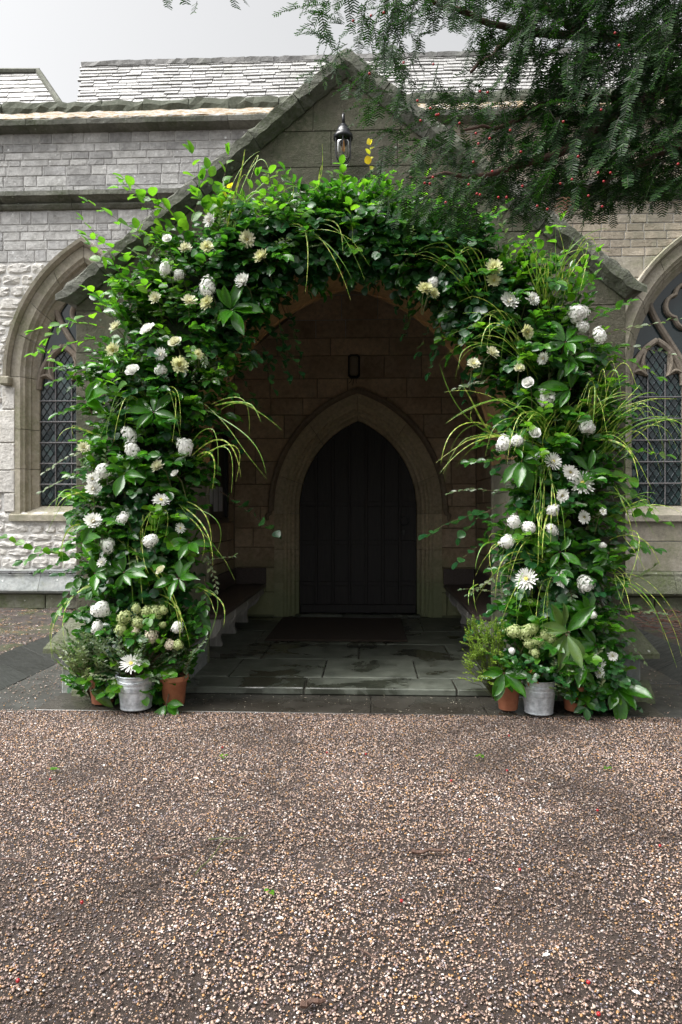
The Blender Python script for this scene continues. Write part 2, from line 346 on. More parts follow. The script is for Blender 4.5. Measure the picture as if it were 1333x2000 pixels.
# ------------------------------------------------------------ architecture helpers
class Arch:
    """two-centred pointed opening: half width a, springing zs, apex za, base z0, centre x"""
    def __init__(s, xc, a, z0, zs, za):
        s.xc, s.a, s.z0, s.zs = xc, a, z0, zs
        rise = za - zs; s.c = (rise * rise - a * a) / (2 * a); s.R = a + s.c
    def pt(s, q, r):
        """q: 0-1 left jamb, 1-2 left arc, 2-3 right arc, 3-4 right jamb; r outward offset"""
        side = -1 if q <= 2 else 1
        k = q if q <= 2 else 4 - q
        if k <= 1: return s.xc + side * (s.a + r), s.z0 + (s.zs - s.z0) * k
        Rr = s.R + r; phi = math.acos(max(-1, min(1, s.c / Rr))) * (k - 1)
        return s.xc + side * (Rr * math.cos(phi) - s.c), s.zs + Rr * math.sin(phi)
    def half(s, z, r=0.0):
        if z <= s.zs: return s.a + r
        d = (s.R + r) ** 2 - (z - s.zs) ** 2
        return max(0.0, math.sqrt(d) - s.c) if d > 0 else 0.0
    def top(s, x, r=0.0):
        d = abs(x - s.xc); v = (s.R + r) ** 2 - (d + s.c) ** 2
        return s.zs + math.sqrt(v) if v > 0 else None
    def clip_plane(s, cx, cz, r=0.0):
        """half plane (px,pz,nx,nz) tangent to the arch nearest a point; keep the outer side"""
        side = -1 if cx < s.xc else 1
        if cz <= s.zs: return (s.xc + side * (s.a + r), cz, side, 0.0)
        ox = s.xc - side * s.c
        d = Vector((cx - ox, cz - s.zs)); d.normalize()
        if d.x * side < s.c / (s.R + r): d = Vector((side * s.c / (s.R + r), math.sqrt(max(0, 1 - (s.c / (s.R + r)) ** 2))))
        return (ox + d.x * (s.R + r), s.zs + d.y * (s.R + r), d.x, d.y)

def clip(poly, hp):
    px, pz, nx, nz = hp; out = []; n = len(poly)
    for i in range(n):
        a, b = poly[i], poly[(i + 1) % n]
        da = (a[0] - px) * nx + (a[1] - pz) * nz; db = (b[0] - px) * nx + (b[1] - pz) * nz
        if da >= 0: out.append(a)
        if (da >= 0) != (db >= 0):
            t = da / (da - db); out.append((a[0] + (b[0] - a[0]) * t, a[1] + (b[1] - a[1]) * t))
    return out
def area(p): return abs(sum(p[i][0] * p[(i+1) % len(p)][1] - p[(i+1) % len(p)][0] * p[i][1] for i in range(len(p)))) / 2

def ashlar(poly, fn, rng, b=.012, depth=.06, proud=0.0):
    """one squared stone: chamfered front, fn(a, z, d) with d = depth into the wall"""
    n = len(poly); cx = sum(p[0] for p in poly) / n; cz = sum(p[1] for p in poly) / n
    def ins(k):
        o = []
        for a, z in poly:
            d = Vector((cx - a, cz - z)); L = max(d.length, 1e-6); o.append((a + d.x / L * k, z + d.y / L * k))
        return o
    f = ins(b * 1.5)
    tl = [rng.uniform(-.003, .003) for _ in range(n)]
    vs = [fn(a, z, -proud + t_) for (a, z), t_ in zip(f, tl)] + [fn(a, z, b - proud) for a, z in poly] + [fn(a, z, depth) for a, z in poly]
    fs = [tuple(range(n))]
    for r_ in (0, n): fs += [(r_ + i, r_ + i + n, r_ + (i + 1) % n + n, r_ + (i + 1) % n) for i in range(n)]
    m = MB(); m.add(vs, fs); return m
def rubble(poly, fn, rng, depth=.06):
    """lumpy walling stone: irregular rounded outline, bulging face"""
    x0 = min(p[0] for p in poly); x1 = max(p[0] for p in poly); z0 = min(p[1] for p in poly); z1 = max(p[1] for p in poly)
    cx, cz, hx, hz = (x0 + x1) / 2, (z0 + z1) / 2, (x1 - x0) / 2, (z1 - z0) / 2
    n = 10; o = []
    for i in range(n):
        w = 2 * math.pi * (i + rng.uniform(-.2, .2)) / n
        c, s_ = math.cos(w), math.sin(w); k = 1 / max(abs(c), abs(s_)) ** .86 * rng.uniform(.92, 1.04)
        o.append((cx + hx * c * k, cz + hz * s_ * k))
    vs = [fn(a, z, depth) for a, z in o]
    vs += [fn(a, z, .012) for a, z in o]
    vs += [fn(cx + (a - cx) * .72, cz + (z - cz) * .68, -.006 + rng.uniform(-.014, .012)) for a, z in o]
    vs += [fn(cx + rng.uniform(-.2, .2) * hx, cz, -.012 + rng.uniform(-.012, .012))]
    fs = []
    for r_ in (0, n): fs += [(r_ + (i + 1) % n, r_ + (i + 1) % n + n, r_ + i + n, r_ + i) for i in range(n)]
    fs += [(2*n + (i + 1) % n, 3*n, 2*n + i) for i in range(n)]
    m = MB(); m.add(vs, fs); return m

def courses(parent, x0, x1, z0, z1, hs, ws, fn, mat, seed, halfplanes=(), archs=(), gap=.014, maker=ashlar, keep=None, name='stone', joined=None, **kw):
    rng = random.Random(seed); z = z0; cnt = 0; J = MB()
    while z < z1 - .03:
        h = rng.uniform(*hs)
        if z + h > z1 - hs[0] * .5: h = z1 - z
        x = x0 - rng.uniform(0, ws[0])
        while x < x1 - .02:
            w = rng.uniform(*ws); xa, xb = max(x, x0), min(x + w, x1); x += w
            if xb - xa < .06: continue
            p = [(xa + gap/2, z + gap/2), (xb - gap/2, z + gap/2), (xb - gap/2, z + h - gap/2), (xa + gap/2, z + h - gap/2)]
            cx, cz = (xa + xb) / 2, z + h / 2
            for hp in halfplanes: p = clip(p, hp) if p else p
            for ar, r in archs:
                if not p: break
                tp = ar.top(cx, r)
                if abs(cx - ar.xc) < ar.half(cz, r) and cz > ar.z0 and (tp is None or cz < tp): 
                    pass
                if cz + h < ar.z0 or cz - h > ar.zs + ar.R + r + .2: continue
                if abs(cx - ar.xc) - (xb - xa) / 2 > ar.a + r: continue
                if z + h / 2 < ar.z0: continue
                p = clip(p, ar.clip_plane(cx, cz, r))
            if len(p) < 3 or area(p) < .004: continue
            if keep and not keep(cx, cz): continue
            q = maker(p, fn, rng, **kw); cnt += 1
            if joined: J.add(q.v, q.f)
            else: q.build(name, mat, parent)
        z += h
    if joined and J.v: tag(J.build(joined, mat, parent), kind='stuff')
    return cnt

def strip_wall(m, x0, x1, zlo, ztop, openings, y0, y1, step=.08, extra=()):
    """wall slab with arched / square openings, as vertical strips. openings: fn(x) -> list of (za, zb)"""
    xs = set([x0, x1] + [e for e in extra if x0 < e < x1]); n = int((x1 - x0) / step)
    xs |= set(x0 + (x1 - x0) * i / n for i in range(n)); xs = sorted(xs)
    for xa, xb in zip(xs[:-1], xs[1:]):
        if xb - xa < 1e-5: continue
        xm = (xa + xb) / 2; segs = [(zlo, None)]
        cuts = sorted(openings(xm))
        z = zlo; lst = []
        for a, b in cuts:
            if a > z: lst.append((z, z, a, a))
            z = b
        lst.append((z, z, ztop(xa), ztop(xb)))
        for za, zb_, zc, zd in lst:
            if zc - za < 1e-4 and zd - za < 1e-4: continue
            vs = [(xa,y0,za),(xb,y0,zb_),(xb,y0,zd),(xa,y0,zc),(xa,y1,za),(xb,y1,zb_),(xb,y1,zd),(xa,y1,zc)]
            m.add(vs, [(0,1,2,3),(7,6,5,4),(0,4,5,1),(3,2,6,7)] + ([(0,3,7,4),(1,5,6,2)]))

def sweep(ar, q0, q1, n, prof, yref=0.0, m=None):
    """closed moulding profile [(r, y)] carried along an arch from q0 to q1"""
    m = m or MB(); k = len(prof); vs = []
    for i in range(n + 1):
        q = q0 + (q1 - q0) * i / n
        for r, y in prof:
            x, z = ar.pt(q, r); vs.append((x, yref + y, z))
    fs = [(i*k+j, (i+1)*k+j, (i+1)*k+(j+1) % k, i*k+(j+1) % k) for i in range(n) for j in range(k)]
    fs += [tuple(range(k)), tuple(range((n+1)*k-1, n*k-1, -1))]
    m.add(vs, fs); return m

FRONT = lambda y: (lambda a, z, d: (a, y + d, z))

# ------------------------------------------------------------ ground
XC = -0.19                    # porch centre line
YF, YB = 5.90, 9.75           # porch front face, church wall face
GZ = -0.06
g = MB(); g.box(-60, 60, -40, 80, -.6, -.30)
tag(g.build('ground', M['soil']), kind='structure')

# gravel forecourt bed
g = MB(); nx, ny = 60, 40; x0, x1, y0, y1 = -7.0, 7.0, -3.0, 5.283
vs = []
_rg = random.Random(3)
for j in range(ny + 1):
    for i in range(nx + 1):
        vs.append((x0 + (x1-x0)*i/nx, y0 + (y1-y0)*j/ny, GZ - .012 + .008 * math.sin(i*.9) * math.cos(j*1.3) + _rg.uniform(-.003, .003)))
g.add(vs, [(j*(nx+1)+i, j*(nx+1)+i+1, (j+1)*(nx+1)+i+1, (j+1)*(nx+1)+i) for j in range(ny) for i in range(nx)])
bed = tag(g.build('gravel_path', M['gravel_bed'], smooth=True), kind='structure')

def pebble_mesh(seed):
    rg = random.Random(seed); m = MB()
    import bmesh
    bm = bmesh.new(); bmesh.ops.create_icosphere(bm, subdivisions=1, radius=1)
    for v in bm.verts: v.co *= rg.uniform(.75, 1.12)
    me = bpy.data.meshes.new('pebble'); bm.to_mesh(me); bm.free()
    me.transform(Matrix.Diagonal((1, rg.uniform(.6, .9), rg.uniform(.38, .65), 1)))
    me.polygons.foreach_set('use_smooth', [True] * len(me.polygons)); me.materials.append(M['pebble'])
    return me
peb_col = bpy.data.collections.new('pebble_shapes')
for i in range(6): peb_col.objects.link(bpy.data.objects.new('pebble', pebble_mesh(i)))

def scatter(name, verts, faces, density, smin, smax, nscale, lo, hi, seed, src=peb_col):
    me = bpy.data.meshes.new(name); me.from_pydata(verts, [], faces); me.materials.append(M['gravel_bed']); me.update()
    o = link(bpy.data.objects.new(name, me))
    ng = bpy.data.node_groups.new(name, 'GeometryNodeTree')
    ng.interface.new_socket('Geometry', in_out='INPUT', socket_type='NodeSocketGeometry')
    ng.interface.new_socket('Geometry', in_out='OUTPUT', socket_type='NodeSocketGeometry')
    N = ng.nodes.new; L = ng.links.new
    gi, go = N('NodeGroupInput'), N('NodeGroupOutput')
    dp = N('GeometryNodeDistributePointsOnFaces'); dp.inputs['Seed'].default_value = seed
    pos = N('GeometryNodeInputPosition'); nz = N('ShaderNodeTexNoise'); nz.inputs['Scale'].default_value = nscale; nz.inputs['Detail'].default_value = 6; nz.inputs['Roughness'].default_value = .62
    mr = N('ShaderNodeMapRange'); mr.inputs[1].default_value = .38; mr.inputs[2].default_value = .58
    mr.inputs[3].default_value = density * lo; mr.inputs[4].default_value = density * hi
    L(pos.outputs[0], nz.inputs['Vector']); L(nz.outputs['Fac'], mr.inputs[0])
    L(gi.outputs[0], dp.inputs['Mesh']); L(mr.outputs[0], dp.inputs['Density'])
    ci = N('GeometryNodeCollectionInfo'); ci.inputs['Collection'].default_value = src
    ci.inputs['Separate Children'].default_value = True; ci.inputs['Reset Children'].default_value = True
    ip = N('GeometryNodeInstanceOnPoints'); ip.inputs['Pick Instance'].default_value = True
    rv = N('FunctionNodeRandomValue'); rv.data_type = 'FLOAT_VECTOR'
    rv.inputs[0].default_value = (-.45, -.45, 0); rv.inputs[1].default_value = (.45, .45, 6.28)
    rs = N('FunctionNodeRandomValue'); rs.data_type = 'FLOAT'
    p3 = N('ShaderNodeMath'); p3.operation = 'POWER'; p3.inputs[1].default_value = 2.6
    ms = N('ShaderNodeMapRange'); ms.inputs[3].default_value = smin; ms.inputs[4].default_value = smax
    L(rs.outputs[1], p3.inputs[0]); L(p3.outputs[0], ms.inputs[0])
    L(dp.outputs['Points'], ip.inputs['Points']); L(ci.outputs[0], ip.inputs['Instance'])
    L(rv.outputs[0], ip.inputs['Rotation']); L(ms.outputs[0], ip.inputs['Scale'])
    L(ip.outputs[0], go.inputs[0])
    md = o.modifiers.new('scatter', 'NODES'); md.node_group = ng
    return o
def tri_patch(z): return lambda xa, xb, ya, yb: ([(xa, ya, z), (xb, ya, z), (xb, yb, z), (xa, yb, z)], [(0, 1, 2, 3)])
v_, f_ = tri_patch(GZ - .004)(-3.4, 3.4, 1.6, 5.29)
tag(scatter('gravel', v_, f_, 21000, .0024, .0082, .8, .10, 1.0, 1), 'wet tan brown and white pea gravel across the forecourt', 'gravel', kind='stuff')

# porch floor: flagstones on a bed
fl = MB(); fl.box(-2.5, 2.15, 5.82, 10.6, -.30, -.012)
floor = tag(fl.build('porch_floor', M['wet_slab']), kind='structure')
rg = random.Random(11)
yrow = [5.80, 6.18, 6.95, 7.75, 8.6, 9.74]
for k in range(5):
    x = -1.92 if k else -2.3
    xe = 1.52 if k else 1.95
    cuts = [x]
    ofs = [(-.55, .75), (-1.28, -.42, .45, 1.1), (-1.1, -.1, .85), (-1.3, .2), (-.9, .7)][k]
    cuts += [c for c in ofs] + [xe]
    for xa, xb in zip(cuts[:-1], cuts[1:]):
        m = MB(); m.bbox(xa + .006, xb - .006, yrow[k] + .006, yrow[k+1] - .006, -.06, rg.uniform(-.004, .004), .008, jit=.0015, rng=rg)
        m.build('flagstone', M['flag'], floor)
# wet threshold strip in front of the porch
ts = MB(); ts.box(-2.66, 2.3, 5.284, 5.815, -.30, -.072)
thr = tag(ts.build('threshold_paving', M['wet_slab']), kind='structure')
for xa, xb in ((-2.64, -1.75), (-1.75, .02), (.02, .92), (.92, 2.28)):
    m = MB(); m.bbox(xa + .005, xb - .005, 5.285, 5.79, -.08, -.059 + rg.uniform(-.0015, .0015), .003, jit=.002, rng=rg)
    m.build('slab', M['wet_slab'], thr)
# gutters and banks either side of the porch
for sgn, xin in ((-1, -2.62), (1, 2.24)):
    gm = MB(); xo = xin + sgn * .62
    gm.box(min(xin, xo), max(xin, xo), 5.24, 9.75, -.30, -.085)
    gut = tag(gm.build('gutter', M['gutter']), kind='structure')
    y = 5.26
    while y < 9.6:
        L_ = rg.uniform(.7, 1.1); m = MB(); a, b = sorted((xin, xo))
        m.bbox(a + .004, b - .004, y + .005, min(y + L_, 9.74) - .005, -.1, -.07 + rg.uniform(-.004, .004), .006)
        m.build('slab', M['gutter'], gut); y += L_
    # sloping dark slabs
    bk = MB(); xq = xo + sgn * .40
    vs = [(xo, 5.1, -.30), (xq, 5.1, -.30), (xq, 5.1, .09), (xo, 5.1, -.09), (xo, 9.75, -.30), (xq, 9.75, -.30), (xq, 9.75, .09), (xo, 9.75, -.09)]
    bk.add(vs, [(0,1,2,3),(4,7,6,5),(0,4,5,1),(1,5,6,2),(2,6,7,3),(3,7,4,0)])
    bank = tag(bk.build('bank', M['bank_slab']), kind='structure')
    ang = math.atan2(.18, .40); y = 5.12
    while y < 9.6:
        L_ = rg.uniform(.5, .75); m = MB()
        Mx = Matrix.Translation((xo, 0, -.085)) @ Matrix.Rotation(-ang * sgn, 4, 'Y')
        a, b = sorted((0, sgn * .43))
        m.bbox(a, b, y + .006, y + L_ - .006, -.03, .012 + rg.uniform(-.008, .008), .003, M=Mx); m.build('bank_slab', M['bank_slab'], bank); y += L_
    # soil beyond, falling gently from the wall
    so = MB(); nx_, ny_ = 24, 30; vs = []
    xe = xq + sgn * 9
    for j in range(ny_ + 1):
        for i in range(nx_ + 1):
            x = xq + (xe - xq) * (i / nx_) ** 1.5; yy = 4.9 + 4.87 * j / ny_
            vs.append((x, yy, (.085 if i == 0 else .10 + rg.uniform(-.025, .03)) - (.25 * max(0, 5.5 - yy))))
    fs = [(j*(nx_+1)+i, j*(nx_+1)+i+1, (j+1)*(nx_+1)+i+1, (j+1)*(nx_+1)+i) for j in range(ny_) for i in range(nx_)]
    so.add(vs, fs if sgn > 0 else [f[::-1] for f in fs])
    tag(so.build('soil_bed', M['soil'], smooth=True), kind='structure')
v_, f_ = tri_patch(.098)(-6.2, -3.62, 5.3, 9.6)
tag(scatter('soil_gravel', v_, f_, 1500, .005, .014, 2.2, .1, 1.0, 4), 'loose stones and debris on the dark mossy bank by the rubble wall', 'gravel', kind='stuff')
v_, f_ = tri_patch(-.062)(-3.22, -2.64, 5.3, 9.0)
tag(scatter('gutter_gravel', v_, f_, 900, .004, .010, 2.2, .1, 1.0, 5), 'loose stones scattered in the wet gutter below the rubble wall', 'gravel', kind='stuff')

v_, f_ = tri_patch(-.062)(2.26, 2.84, 5.3, 9.0)
tag(scatter('gutter_debris', v_, f_, 600, .004, .010, 2.2, .1, 1.0, 6), 'loose stones scattered in the wet gutter right of the porch', 'gravel', kind='stuff')
# ------------------------------------------------------------ church
church = tag(empty('church', (0, YB, 0)), 'old stone church wall with tall leaded windows, string course and slate roofs behind', 'church')
church.location = (0, 0, 0)
WZ = -.06
WTOP = 7.02
winL = Arch(-4.13, .92, 1.47, 3.47, 5.18)
winR = Arch(4.54, .92, 1.47, 3.47, 5.18)
def church_open(x):
    o = []
    for w in (winL, winR):
        if abs(x - w.xc) < w.a + .10: o.append((w.z0, w.top(x, .10)))
    if -1.95 < x < 1.56: o.append((-.5, 4.0))
    return o
def church_wall(name, x0, x1, mat):
    m = MB(); strip_wall(m, x0, x1, -.4, lambda x: WTOP, church_open, YB + .011, YB + .75, .06, extra=(-1.95, 1.56))
    return m.build(name, mat, church)
wall_l = church_wall('wall', -9.0, XC, M['mortar_pale'])
wall_r = church_wall('wall', XC, 9.0, M['mortar_brown'])
fn = FRONT(YB)
# left: regular courses above, rubble below
behind = lambda x, z: not (-2.2 < x < 1.85 and z < 4.4) and not (-1.4 < x < 1.0)
up_h, up_w = (.085, .18), (.15, .58)
n1 = courses(wall_l, -5.7, -1.3, 6.14, 7.02, up_h, up_w, fn, M['wall_upper'], 21, archs=((winL, .25),), keep=behind, gap=.012, b=.007)
n2 = courses(wall_l, -5.7, -2.1, 5.14, 5.88, up_h, up_w, fn, M['wall_upper'], 22, archs=((winL, .25),), keep=behind, gap=.012, b=.007)
n3 = courses(wall_l, -5.6, -3.35, .66, 5.14, (.10, .2), (.16, .42), fn, M['wall_rubble'], 23, archs=((winL, .30),), maker=rubble, gap=.006, name='rubble_stone',
             keep=lambda x, z: x < -5.3 or z < 1.5 or (z > 3.4 and x < -4.4))
n4 = courses(wall_r, 1.2, 4.8, 6.14, 7.02, (.11, .16), (.22, .42), fn, M['wall_brown'], 24, archs=((winR, .25),), keep=behind, gap=.012, b=.007)
n5 = courses(wall_r, 1.9, 4.8, 5.1, 5.88, (.11, .15), (.22, .40), fn, M['wall_brown'], 25, archs=((winR, .25),), keep=lambda x, z: behind(x, z) and x > 1.9, gap=.012, b=.007)
n6 = courses(wall_r, 2.6, 6.0, 3.4, 5.1, (.4, .5), (.6, 1.1), fn, M['dressed'], 26, archs=((winR, .22),), gap=.008)
n7 = courses(wall_r, 3.1, 6.4, .66, 1.47, (.38, .45), (.7, 1.2), fn, M['dressed'], 27, gap=.008)
for wl_, xa, xb, mt, mk in ((wall_l, -8.9, -5.71, 'wall_upper', ashlar), (wall_r, 4.81, 8.9, 'wall_brown', ashlar)):   # the wall goes on past the picture
    for za, zb in ((6.14, 7.02), (5.14, 5.88), (.68, 5.14)):
        courses(wl_, xa, xb, za, zb, (.13, .22), (.25, .55), fn, M[mt], 33, archs=((winR, .25),), gap=.012, b=.007, joined='far_stones')
print('church stones', n1, n2, n3, n4, n5, n6, n7)
# pale quoin blocks beside the left window
rg = random.Random(31); z = 1.5
while z < 3.3:
    h = rg.uniform(.28, .5); w = rg.uniform(.12, .36)
    ashlar([(-5.05 - .11 - w, z), (-5.05 - .1, z), (-5.05 - .1, z + h - .012), (-5.05 - .11 - w, z + h - .012)], fn, rg, .01, .06, .022).build('quoin', M['wall_rubble'], wall_l); z += h
# string course, parapet coping, plinth (profiles run along X)
def run(name, prof, x0, x1, mat, parent, piece=None, seed=0, jit=0.0):
    rg = random.Random(seed); x = x0
    while x < x1 - .01:
        w = rg.uniform(*piece) if piece else x1 - x0
        xb = min(x + w, x1); m = MB(); k = len(prof); seg = max(1, int((xb - x) / .12)) if jit else 1
        vs = []
        for i in range(seg + 1):
            xx = x + .003 + (xb - x - .006) * i / seg
            for y, z in prof: vs.append((xx, y + rg.uniform(-jit, jit), z + rg.uniform(-jit, jit)))
        fs = [(i*k+j, i*k+(j+1) % k, (i+1)*k+(j+1) % k, (i+1)*k+j) for i in range(seg) for j in range(k)]
        fs += [tuple(range(k-1, -1, -1)), tuple(range(seg*k, (seg+1)*k))]
        m.add(vs, fs); m.build(name, mat, parent); x = xb
sc = empty('string_course', parent=church); cp = empty('parapet_coping', parent=church); pl = empty('plinth', parent=church)
for xa, xb, sd in ((-8.5, -.7, 1), (.3, 8.5, 2)):
    run('moulding_stone', [(YB+.04, 5.88), (YB-.03, 5.90), (YB-.06, 5.94), (YB-.06, 5.965), (YB-.02, 5.98), (YB-.10, 6.04), (YB-.14, 6.05), (YB-.14, 6.115), (YB+.04, 6.19)], xa, xb, M['coping'], sc, (.8, 1.4), sd, .004)
    run('coping_stone', [(YB+.04, 7.0), (YB-.08, 7.02), (YB-.16, 7.05), (YB-.17, 7.115), (YB-.16, 7.125), (YB+.40, 7.53), (YB+.75, 7.53), (YB+.75, 7.0)], xa, xb, M['coping'], cp, (.8, 1.4), sd + 5, .004)
    run('lichen_bed', [(YB-.15, 7.12), (YB-.15, 7.15), (YB+.38, 7.545), (YB+.40, 7.50)], xa, xb, M['lichen_top'], cp, None, sd + 9, .013)
    run('ridge_roll', [(YB+.36, 7.50), (YB+.34, 7.60), (YB+.38, 7.70), (YB+.55, 7.72), (YB+.6, 7.50)], xa, xb, M['moss_dark'], cp, (.5, .9), sd + 12, .022)
    rw = [(YB+.04, .30), (YB-.05, .315), (YB-.13, .34), (YB-.15, .37), (YB-.14, .40), (YB-.05, .60), (YB-.05, .63), (YB-.02, .66), (YB+.04, .675)]
    run('weathering_stone', rw, *((-8.5, -2.3) if sd == 1 else (1.9, 8.5)), M['plinth_blue'] if sd == 1 else M['plinth'], pl, (.9, 1.6), sd + 15, .003)
    courses(pl, -8.5 if sd == 1 else 1.9, -2.3 if sd == 1 else 8.5, -.12, .315, (.21, .22), (.4, .8), FRONT(YB - .045), M['plinth'], 40 + sd, name='base_stone', depth=.12)

def make_window(ar, name, seed, full_side):
    """two cusped lights with a quatrefoil between, hood mould, lattice glazing"""
    w = empty(name, parent=church); rg = random.Random(seed)
    hood = [(.16, YB+.05), (.16, YB-.03), (.19, YB-.09), (.235, YB-.10), (.25, YB-.07), (.25, YB+.05)]
    sweep(ar, .98, 2, 20, hood).build('hood_mould', M['dressed'], w); sweep(ar, 2, 3.02, 20, hood).build('hood_mould', M['dressed'], w)
    for s_ in (-1, 1):
        m = MB(); x = ar.xc + s_ * (ar.a + .205); m.bbox(x - .075, x + .075, YB - .12, YB + .04, ar.zs - .13, ar.zs - .005, .02); m.build('label_stop', M['dressed'], w)
    jp = [(.155, YB+.06), (.155, YB-.012), (.02, YB-.012), (-.01, YB+.02), (-.03, YB+.03), (-.04, YB+.055), (-.02, YB+.07), (-.05, YB+.10), (-.08, YB+.105), (-.085, YB+.14), (-.16, YB+.21), (-.17, YB+.32), (.05, YB+.4)]
    qs = [0, .33, .62, 1.0, 1.28, 1.5, 1.75, 2.0]
    for q0, q1 in zip(qs[:-1], qs[1:]):
        for flip in (0, 1):
            a_, b_ = (q0, q1) if not flip else (4 - q1, 4 - q0)
            sweep(ar, a_ + .002, b_ - .002, 8 if q0 >= 1 else 2, jp).build('jamb_stone', M['dressed'], w)
    m = MB(); zs0 = ar.z0; m.add([(ar.xc-ar.a-.17, YB-.05, zs0-.10), (ar.xc+ar.a+.17, YB-.05, zs0-.10), (ar.xc+ar.a+.17, YB-.05, zs0-.015), (ar.xc-ar.a-.17, YB-.05, zs0-.015),
          (ar.xc-ar.a-.17, YB+.34, zs0-.10), (ar.xc+ar.a+.17, YB+.34, zs0-.10), (ar.xc+ar.a+.17, YB+.34, zs0+.16), (ar.xc-ar.a-.17, YB+.34, zs0+.16)],
          [(0,1,2,3),(3,2,6,7),(5,4,7,6),(0,4,5,1),(0,3,7,4),(1,5,6,2)])
    m.build('sill', M['dressed'], w)
    yt0, yt1 = YB + .17, YB + .30
    bar = [(-.035, yt0+.03), (-.012, yt0), (.012, yt0), (.035, yt0+.03), (.035, yt1), (-.035, yt1)]
    def bar_path(pts, wd=1.0, nm='tracery_bar'):
        mm = MB(); k = len(bar); vs = []; n = len(pts)
        for i, (x, z) in enumerate(pts):
            a = Vector(pts[max(i-1, 0)]); b = Vector(pts[min(i+1, n-1)]); t_ = (b - a).normalized(); nx, nz = -t_.y, t_.x
            for r, y in bar: vs.append((x + nx * r * wd, y, z + nz * r * wd))
        fs = [(i*k+j, (i+1)*k+j, (i+1)*k+(j+1) % k, i*k+(j+1) % k) for i in range(n-1) for j in range(k)]
        fs += [tuple(range(k)), tuple(range(n*k-1, (n-1)*k-1, -1))]
        mm.add(vs, fs); mm.build(nm, M['tracery'], w)
    ai = ar.a - .165; lw = (ai - .05) / 2          # clear half width, half width of a light
    m = MB(); m.bbox(ar.xc - .05, ar.xc + .05, yt0 - .03, yt1, ar.z0 + .1, ar.zs + .15, .03); m.build('mullion', M['tracery'], w)
    z_l = 3.32; lights = []
    for s_ in (-1, 1):
        cx = ar.xc + s_ * (.05 + lw)
        la = Arch(cx, lw, ar.z0 + .13, z_l, z_l + .62); lights.append(la)
        bar_path([la.pt(1 + i / 12, .02) for i in range(13)], 1.2); bar_path([la.pt(2 + i / 12, .02) for i in range(13)], 1.2)
        for s2 in (-1, 1):                         # cusps
            p0 = la.pt(1.25 if s2 < 0 else 2.75, 0); p1 = (cx + s2 * lw * .42, z_l + .13); p2 = la.pt(1.72 if s2 < 0 else 2.28, 0)
            pts = []
            for i in range(9):
                k = i / 8; a = Vector(p0).lerp(Vector((cx + s2 * lw * .9, z_l + .20)), k); 
                if k <= .5: q = Vector(p0).lerp(Vector(p1), k * 2) + Vector((0, .05 * math.sin(k * 2 * math.pi)))
                else: q = Vector(p1).lerp(Vector(p2), k * 2 - 1) + Vector((s2 * .05 * math.sin((k * 2 - 1) * math.pi), 0))
                pts.append((q.x, q.y))
            bar_path(pts, .7, 'cusp')
            mm = MB(); mm.prism([p0, p1, p2, la.pt(1.5 if s2 < 0 else 2.5, 0)] if s2 < 0 else [p0, la.pt(2.5, 0), p2, p1][::-1], yt0 + .05, yt1 - .01, lambda a, b, d: (a, d, b)); mm.build('spandrel', M['tracery'], w)
    # big sub-arches crossing up to the quatrefoil
    for s_ in (-1, 1):
        pts = [(ar.xc + s_ * (.02 + .5 * math.sin(k * 1.35)), z_l + .30 + 1.15 * k - .28 * k * k) for k in [i / 12 for i in range(13)]]
        bar_path(pts, 1.1)
    cxq, czq = ar.xc, 4.45; pts = []
    for i in range(49):
        th = 2 * math.pi * i / 48; r = .20 + .075 * abs(math.cos(2 * th)); pts.append((cxq + r * math.cos(th), czq + r * math.sin(th) * 1.15))
    bar_path(pts, .8, 'quatrefoil')
    # glass
    yg = YB + .25
    m = MB(); vs = []
    gl = Arch(ar.xc, ai + .02, ar.z0 + .12, ar.zs, 5.0)
    bl = MB(); ol = [gl.pt(q / 6, 0) for q in range(25)]; bl.prism(ol[::-1], yg + .012, yg + .03, lambda a, b, d: (a, d, b)); bl.build('backing_pane', M['glass'], w)
    dw, dh = .105, .155
    for li, la in enumerate(lights):
        hero = li == full_side
        rest = MB(); lead = MB(); T = .0045
        rows = int((z_l + .6 - la.z0) / (dh / 2)) + 2
        for r_ in range(rows):
            for c_ in range(-5, 6):
                cx = la.xc + c_ * dw + (dw / 2 if r_ % 2 else 0); cz = la.z0 + r_ * dh / 2
                poly = [(cx, cz - dh/2), (cx + dw/2, cz), (cx, cz + dh/2), (cx - dw/2, cz)]
                if cx - dw/2 > la.xc + lw or cx + dw/2 < la.xc - lw: continue
                full = all(abs(px - la.xc) <= lw and la.z0 <= pz and (la.top(px, 0) or 0) > pz for px, pz in poly)
                if not full:
                    poly = clip(poly, (la.xc - lw, 0, 1, 0)); poly = clip(poly, (la.xc + lw, 0, -1, 0)) if poly else poly
                    poly = clip(poly, (0, la.z0, 0, 1)) if poly else poly
                    if len(poly) < 3 or (la.top(cx, 0.02) or 0) < cz: continue
                kx, kz = rg.uniform(-.03, .03), rg.uniform(-.03, .03)
                pm = MB(); pm.add([(x, yg - .002 + (x - cx) * kx + (z - cz) * kz, z) for x, z in poly], [tuple(range(len(poly)))])
                if hero and full: pm.build('pane', M['glass'], w)
                else: rest.add(pm.v, pm.f)
                for i in range(len(poly)):          # cames along every pane edge
                    a = Vector(poly[i]); b = Vector(poly[(i+1) % len(poly)]); d = b - a
                    if d.length < .01 or (a.x + b.x) / 2 > cx and full: continue
                    nrm = Vector((-d.y, d.x)).normalized() * T
                    q = [a + nrm, b + nrm, b - nrm, a - nrm]
                    lead.add([(p.x, yg - .010, p.y) for p in q] + [(p.x, yg + .004, p.y) for p in q], [(0,1,2,3),(3,2,1,0),(0,4,5,1),(2,6,7,3)])
        if rest.v: rest.build('edge_panes', M['glass'], w)
        lead.build('lead_lattice', M['lead'], w)
        z = la.z0 + .31
